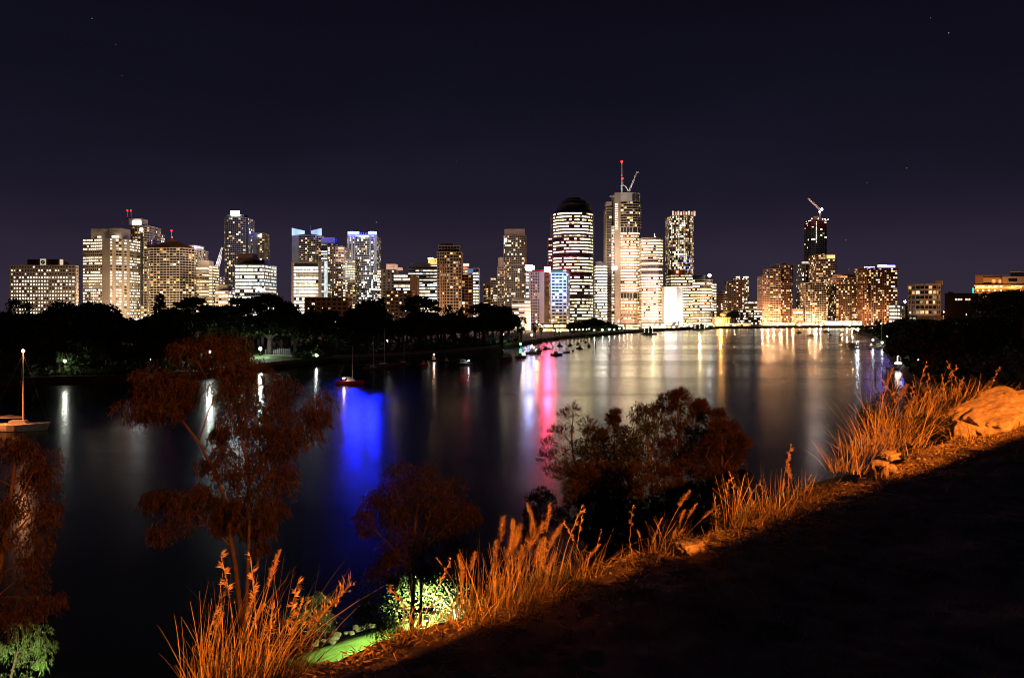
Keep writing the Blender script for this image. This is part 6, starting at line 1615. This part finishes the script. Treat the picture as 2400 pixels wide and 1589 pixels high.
def rock_arch():
    p = ground_at(2060, 1124)
    r = empty('rock_arch', tuple(p), 'little pale rock arch with a dark hole on the rim at right', 'rock')
    def st(name, dx, dy, z, sc, seed, ry=0):
        me = rock_mesh(name, seed, 4, .42, .6); me.materials.append(PALEROCK); me.polygons.foreach_set('use_smooth', [True] * len(me.polygons))
        o = link(name, me, r); o.location = (dx, dy, z); o.scale = sc; o.rotation_euler = (0, ry, th)
    k = p.y / FPX
    st('pillar', -14 * k, 0, .07, (.022, .035, .10), 81, R(-24)); st('pillar', 14 * k, .02, .07, (.045, .05, .10), 82, R(8)); st('cap_stone', 4 * k, .03, .165, (.10, .08, .022), 83, R(-8)); st('cap_stone', 30 * k, .08, .10, (.09, .08, .05), 84)
rock_arch()

# ------------------------------------------------------------------ rim grasses
STRAW = leafmat('dry_grass_blades', (.34, .25, .11), (.58, .45, .22), rough=.7, scale=6.0, isl=(.12, 1.5))
STRAW2 = leafmat('seed_head_fluff', (.48, .36, .22), (.66, .52, .34), rough=.8, scale=20.0)
WEED = leafmat('weed_stem', (.30, .26, .12), (.48, .40, .2), rough=.7, scale=9.0)
def blades(n, h, spread, lean, rg, width=.004, curve=.35, seg=5, cone=.35):
    """(n*seg,4,3) quads of tapered, bending blades around the origin"""
    az = rg.uniform(0, 2 * np.pi, n); rad = spread * 1.25 * rg.random(n) ** .6
    base = np.stack([rad * np.cos(az) , rad * np.sin(az) * .8, np.full(n, -.03)], 1)
    tilt = .75 * cone * (rad / max(spread, 1e-6)) * rg.uniform(.1, 1.3, n) + rg.normal(0, .17, n)
    az2 = az + rg.normal(0, .9, n)
    H = h * (rg.random(n) ** 1.5 * .85 + .18)
    d0 = np.stack([np.sin(tilt) * np.cos(az2) + lean[0], np.sin(tilt) * np.sin(az2) + lean[1], np.cos(tilt)], 1)
    d0 /= np.linalg.norm(d0, axis=1, keepdims=True)
    bend = np.stack([np.cos(az2) + lean[0] * 1.5, np.sin(az2) + lean[1] * 1.5, -.35 + 0 * az], 1) * (curve * rg.random(n) ** 1.3)[:, None]
    ts = np.linspace(0, 1, seg + 1)
    pts = base[:, None] + (d0[:, None] * ts[None, :, None] + bend[:, None] * (ts ** 2)[None, :, None]) * H[:, None, None]
    a3 = rg.uniform(0, 2 * np.pi, n); sd = np.stack([np.cos(a3), np.sin(a3) * .5, 0 * a3], 1)
    w = width * rg.uniform(.6, 1.5, n)[:, None] * (1 - ts[None] ** 1.8 * .88)
    Lp = pts - sd[:, None] * w[..., None]; Rp = pts + sd[:, None] * w[..., None]
    return np.stack([Lp, Rp], 2)
def strips(name, V, m, parent, kind):
    n, k = V.shape[:2]
    me = bpy.data.meshes.new(name); nv = n * k * 2
    me.vertices.add(nv); me.vertices.foreach_set('co', V.astype(np.float32).ravel())
    i = np.arange(nv).reshape(n, k, 2)
    F = np.stack([i[:, :-1, 0], i[:, :-1, 1], i[:, 1:, 1], i[:, 1:, 0]], -1).reshape(-1, 4)
    me.loops.add(F.size); me.loops.foreach_set('vertex_index', F.astype(np.int32).ravel())
    me.polygons.add(len(F)); me.polygons.foreach_set('loop_start', np.arange(0, F.size, 4, dtype=np.int32)); me.polygons.foreach_set('loop_total', np.full(len(F), 4, dtype=np.int32))
    me.materials.append(m); me.update(calc_edges=True)
    return link(name, me, parent, kind)
def plume_mesh(kind, seed):
    rg = np.random.default_rng(seed)
    seg = 8; ts = np.linspace(0, 1, seg + 1)
    bx, by = rg.uniform(.05, .22), rg.normal(0, .06)
    def at(t): return np.stack([bx * t ** 2, by * t ** 2, t], -1)
    q = []
    for a in (0, math.pi / 2):
        sd = np.array([math.cos(a), math.sin(a), 0]) * .0035
        p = at(ts)
        q.append(np.stack([p[:-1] - sd, p[:-1] + sd, p[1:] + sd * .6, p[1:] - sd * .6], 1))
    q = np.concatenate(q)
    if kind == 'fluff':    # foxtail: soft cylinder of bristles
        n = 300; t = rg.uniform(rg.uniform(.66, .80), 1.0, n); c = at(t)
        d = rg.normal(size=(n, 3)); d[:, 2] = np.abs(d[:, 2]) * .9 + .7; d /= np.linalg.norm(d, axis=1, keepdims=True)
        env = np.clip(np.sin((t - .64) / .38 * np.pi), 0, 1) ** .6
        V = leaves(c, d, rg.uniform(.035, .065), .0014, rg); V = c[:, None] + (V - c[:, None]) * (.5 + .8 * env)[:, None, None]
    else:                  # drooping spikelets in tufts
        n = int(rg.integers(60, 150)); t = .66 + .36 * rg.random(n); c = at(t); k = np.floor((t - .66) * 22)
        d = np.stack([np.cos(k * 2.1) * .8 + .5, np.sin(k * 2.1) * .8, .45 + 0 * k], 1) + rg.normal(size=(n, 3)) * .22
        V = leaves(c, d, .05, .0045, rg)
    V = np.concatenate([q, V])
    o = npmesh('seed_head', V, STRAW2, None); me = o.data; bpy.data.objects.remove(o); return me
PL = {k: [plume_mesh(k, 100 + i + (20 if k == 'tuft' else 0)) for i in range(8)] for k in ('fluff', 'tuft')}
def tussock(label, px, py, hpx, spx, n, lean=(.12, 0), plumes=(), cone=.35, curve=.35, width=.004, seed=1, sub=1, name='grass_clump'):
    rg = np.random.default_rng(seed)
    p = ground_at(px, py); k = p.y / FPX
    r = empty(name, tuple(p), label, 'grass')
    V = blades(int(n * .62), hpx * k * 1.08, spx * k, lean, rg, width * .85, curve, 5, cone)
    # a share of the stems is snapped and hangs over
    for i in rg.choice(len(V), len(V) // 7, replace=False):
        q = int(rg.integers(2, 5)); d_ = V[i, q:] - V[i, q - 1:q]; fl = np.array([rg.normal(), rg.normal() * .6, -rg.random() * .8]); fl /= np.linalg.norm(fl)
        ln = np.linalg.norm(d_, axis=-1, keepdims=True); V[i, q:] = V[i, q - 1:q] + d_ * .35 + fl * ln * .65
    strips('blades', V, STRAW, r, 'stuff')
    for (kind, num, ph) in plumes:
        for i in range(num):
            o = link('seed_head', PL[kind][int(rg.integers(8))], r)
            hh = ph * k * rg.uniform(.5, 1.08)
            o.location = (rg.normal() * spx * k * .45, rg.normal() * spx * k * .3, -.02)
            wd = hh * rg.uniform(.85, 1.2)
            o.scale = (wd, wd, hh); o.rotation_euler = (rg.normal() * .14, lean[0] * .9 + rg.normal() * .20, rg.normal() * 1.2)
    return r
tussock('tallest tangle of orange lit grass stalks at bottom left', 570, 1592, 262, 112, 620, (.16, .05), (('tuft', 6, 300), ('fluff', 4, 275)), .42, .5, .0029, 1)
tussock('left fringe of the bottom left grass tangle', 490, 1600, 150, 30, 60, (-.02, 0), (('tuft', 2, 240),), .35, .3, .0030, 2)
tussock('low dry grass right of the bottom left tangle', 655, 1570, 90, 70, 260, (.35, 0), (), .6, .7, .003, 3)
tussock('leaning stalks before the floodlit fig tree', 975, 1490, 130, 45, 120, (.35, 0), (('tuft', 3, 230),), .6, .5, .0032, 4)
tussock('dense stand of feathery grass with fluffy plumes at centre', 1170, 1428, 165, 85, 620, (.12, 0), (('fluff', 18, 215),), .3, .3, .0028, 5)
tussock('right half of the feathery plumed grass stand', 1270, 1392, 140, 70, 430, (.22, 0), (('fluff', 11, 195), ('tuft', 2, 220)), .35, .35, .0028, 6)
tussock('thin grass linking the fig tree and the plumed stand', 1085, 1455, 110, 50, 130, (.2, 0), (('fluff', 3, 190),), .4, .4, .0028, 7)
tussock('wide arching grass with bent blades right of the plumed stand', 1400, 1352, 110, 62, 120, (.12, 0), (('tuft', 4, 190),), .9, .8, .0040, 8)
tussock('small leafy grass tuft with greenish light right of arching grass', 1505, 1318, 70, 30, 80, (.05, 0), (('fluff', 4, 110),), .6, .5, .003, 9)
tussock('plumed grass clump bowing to the right above the flat stone', 1565, 1296, 100, 40, 230, (.30, 0), (('fluff', 7, 165),), .6, .8, .0032, 10)
tussock('short sparse grass left of the thistle stalk', 1655, 1265, 60, 34, 45, (.1, 0), (), .6, .6, .0035, 11)
tussock('upright thin stems right of the thistle stalk', 1725, 1235, 130, 40, 150, (.1, 0), (('tuft', 3, 170),), .5, .4, .0038, 12)
tussock('bushy golden grass mound before the thicket at right', 1815, 1212, 120, 68, 480, (.05, 0), (('tuft', 6, 160), ('fluff', 3, 140)), .7, .5, .0036, 13)
tussock('right shoulder of the bushy golden grass mound', 1895, 1172, 85, 40, 180, (.25, 0), (('fluff', 2, 120),), .6, .5, .0038, 14)
tussock('grass on the brink left of the little rock arch', 1985, 1100, 95, 36, 190, (0, 0), (('tuft', 3, 140),), .6, .5, .0045, 15)
tussock('low matted grass above the little rock arch', 2040, 1062, 80, 55, 320, (.1, 0), (), .8, .6, .0045, 16)
tussock('tall fan of grass stems on the rim at right', 2090, 1034, 140, 66, 440, (.18, 0), (('fluff', 4, 165), ('tuft', 2, 175)), .75, .45, .0055, 17)
tussock('tall leaning reed grass left of the pale rock slab', 2165, 1000, 128, 66, 520, (.30, 0), (('tuft', 8, 150),), .55, .5, .006, 18)
tussock('reed grass crest behind the pale rock slab', 2245, 965, 95, 60, 520, (.25, 0), (('tuft', 10, 115),), .55, .5, .006, 19)
tussock('rough dry grass growing over the top of the pale rock slab', 2300, 985, 34, 60, 120, (.2, 0), (), .9, .7, .005, 31)
tussock('dark low grass above the pale rock slab at far right', 2350, 938, 50, 60, 240, (.1, 0), (), .6, .5, .007, 20)
tussock('matted dry grass below the pale rock slab', 2330, 1030, 36, 80, 260, (.2, 0), (), 1.0, .8, .005, 21)
tussock('matted dry grass between rock arch and shaded hollow', 2160, 1062, 40, 70, 300, (.2, 0), (), 1.0, .8, .005, 22)
fg = fg_tree('shrub', 'small black leafy shrub in the hollow left of the rock slab', 10.6, [], [(2195, 1000, 14), (2210, 985, 16), (2225, 995, 16), (2205, 1015, 16), (2230, 1015, 14), (2185, 1020, 12)], 'broad', DARKLEAF, zb=0, dens=.5, rpx=15, seed=26, cat='shrub', lsize=.32)
fg = fg_tree('shrub', 'dark shrub on the brink behind the tall fan of grass', 14.5, [], [(2030, 975, 14), (2050, 960, 18), (2075, 945, 20), (2100, 930, 22), (2060, 985, 20), (2090, 965, 22), (2120, 950, 22), (2040, 1000, 18), (2080, 995, 22), (2120, 985, 22)], 'broad', DARKLEAF, zb=0, dens=.7, rpx=18, seed=27, cat='shrub', lsize=.42)

def weed(label, px, py, hpx, lean, nb, seed, bud=1.0):
    rg = np.random.default_rng(seed); p = ground_at(px, py); k = p.y / FPX
    r = empty('flowering_weed', tuple(p), label, 'weed')
    H = hpx * k; pts = [Vector((lean * H * u ** 1.4, 0, H * u)) for u in (0, .3, .6, .85, 1)]
    b = MB(); b.tube([Vector((0, 0, -.03))] + pts, [.005, .005, .0045, .004, .003, .002], 5); b.build('stem', WEED, r)
    bb = MB(); lf = []
    for i in range(nb):
        u = .45 + .55 * rg.random(); q = Vector((lean * H * u ** 1.4, 0, H * u)); d = Vector(rg.normal(size=3)); d.z = abs(d.z) + .4; d.normalize()
        L = H * .13 * rg.uniform(.5, 1.1); e_ = q + d * L; bb.tube([q, e_], [.0016, .001], 3, cap=False)
        bb.ball(e_, .0038 * bud * rg.uniform(.5, 1.2), 6, 4, sz=2.4)
        bb.tube([e_, e_ + d * L * .5 + Vector((0, 0, .01))], [.0014, .0004], 3, cap=False)
    bb.build('flower_heads', STRAW2, r, kind='stuff')
    n = 60; t = rg.random(n) * .8; c = np.stack([lean * H * t ** 1.4, 0 * t, H * t], 1); d = rg.normal(size=(n, 3)); d[:, 2] = np.abs(d[:, 2]) * .6
    npmesh('leaf_blades', leaves(c, d, H * .12, .004, rg), WEED, r, 'stuff')
weed('bud-tipped weed leaning right at the end of the bottom left tangle', 690, 1545, 170, .75, 60, 1)
weed('second bud-tipped weed standing behind the leaning one', 672, 1550, 120, .25, 26, 2)
weed('thistle stalk with clustered buds standing alone on the rim', 1690, 1262, 92, -.18, 26, 3, 1.2)
weed('bud-tipped weed inside the bottom left grass tangle', 625, 1575, 150, .1, 30, 4)

# litter and pebbles over the rim soil
def litter():
    rg = np.random.default_rng(77)
    n = 9000
    t = rg.uniform(.6, 17, n); s_ = rim_s(t) - np.abs(rg.normal(0, .28, n)) * (1 + t * .06)
    x, y = XY(s_, t); z = gheight(s_, t)
    d = rg.normal(size=(n, 3)); d[:, 2] = np.abs(d[:, 2]) * .25
    V = leaves(np.stack([x, y, z + .004], 1), d, .07, .0035, rg)
    npmesh('dry_grass_litter', V, STRAW, None, 'stuff')
    n = 1500
    t = rg.uniform(.6, 15, n); s_ = rim_s(t) - np.abs(rg.normal(0, .22, n)) * (1 + t * .05)
    x, y = XY(s_, t); z = gheight(s_, t)
    b = MB()
    for i in range(n):
        r_ = float(rg.uniform(.004, .013) * (1 + t[i] * .06))
        b.ball((x[i], y[i], z[i] + r_ * .2), r_, 5, 4, sz=float(rg.uniform(.5, .9)))
    b.build('rim_pebbles', PALEROCK, None, kind='stuff')
    # sparse short grass over the dark ground nearer the camera
    n = 7000
    t = rg.uniform(-2, 16, n); s_ = rg.uniform(.9, 3.4, n)
    x, y = XY(s_, t); z = gheight(s_, t)
    d = rg.normal(size=(n, 3)) * .6; d[:, 2] = 1
    npmesh('short_dry_grass', leaves(np.stack([x, y, z], 1), d, .07, .0025, rg), STRAW, None, 'stuff')
litter()

# pieces that sit on another part become its sub-parts
NEST = {'beacon': ('mast', 'spire'), 'cap': ('globe',), 'window': ('cabin',), 'sail_cover': ('boom',), 'spreader': ('mast',), 'rigging': ('mast',), 'sign_mark': ('sign_panel',), 'emblem_mark': ('emblem',), 'dome': ('dome_drum',), 'lamp_globe': ('lamp_head',), 'coping': ('core',), 'antenna_array': ('spire',), 'masthead_lamp': ('mast',), 'cabin_lamp': ('cabin',), 'lens': ('housing',), 'louvre': ('crown',), 'blue_neon': ('mast',)}
for root in [o for o in COL.objects if o.type == 'EMPTY' and o.parent is None]:
    kids = {}
    for c in root.children: kids.setdefault(c.name.split('.')[0], []).append(c)
    for nm, hosts in NEST.items():
        for c in kids.get(nm, []):
            h = [k for hn in hosts for k in kids.get(hn, [])]
            if not h: continue
            if len(h) > 1:
                cx = sum((Vector(b_) for b_ in c.bound_box), Vector()) / 8
                h.sort(key=lambda k: (sum((Vector(b_) for b_ in k.bound_box), Vector()) / 8 - cx).length)
            c.parent = h[0]
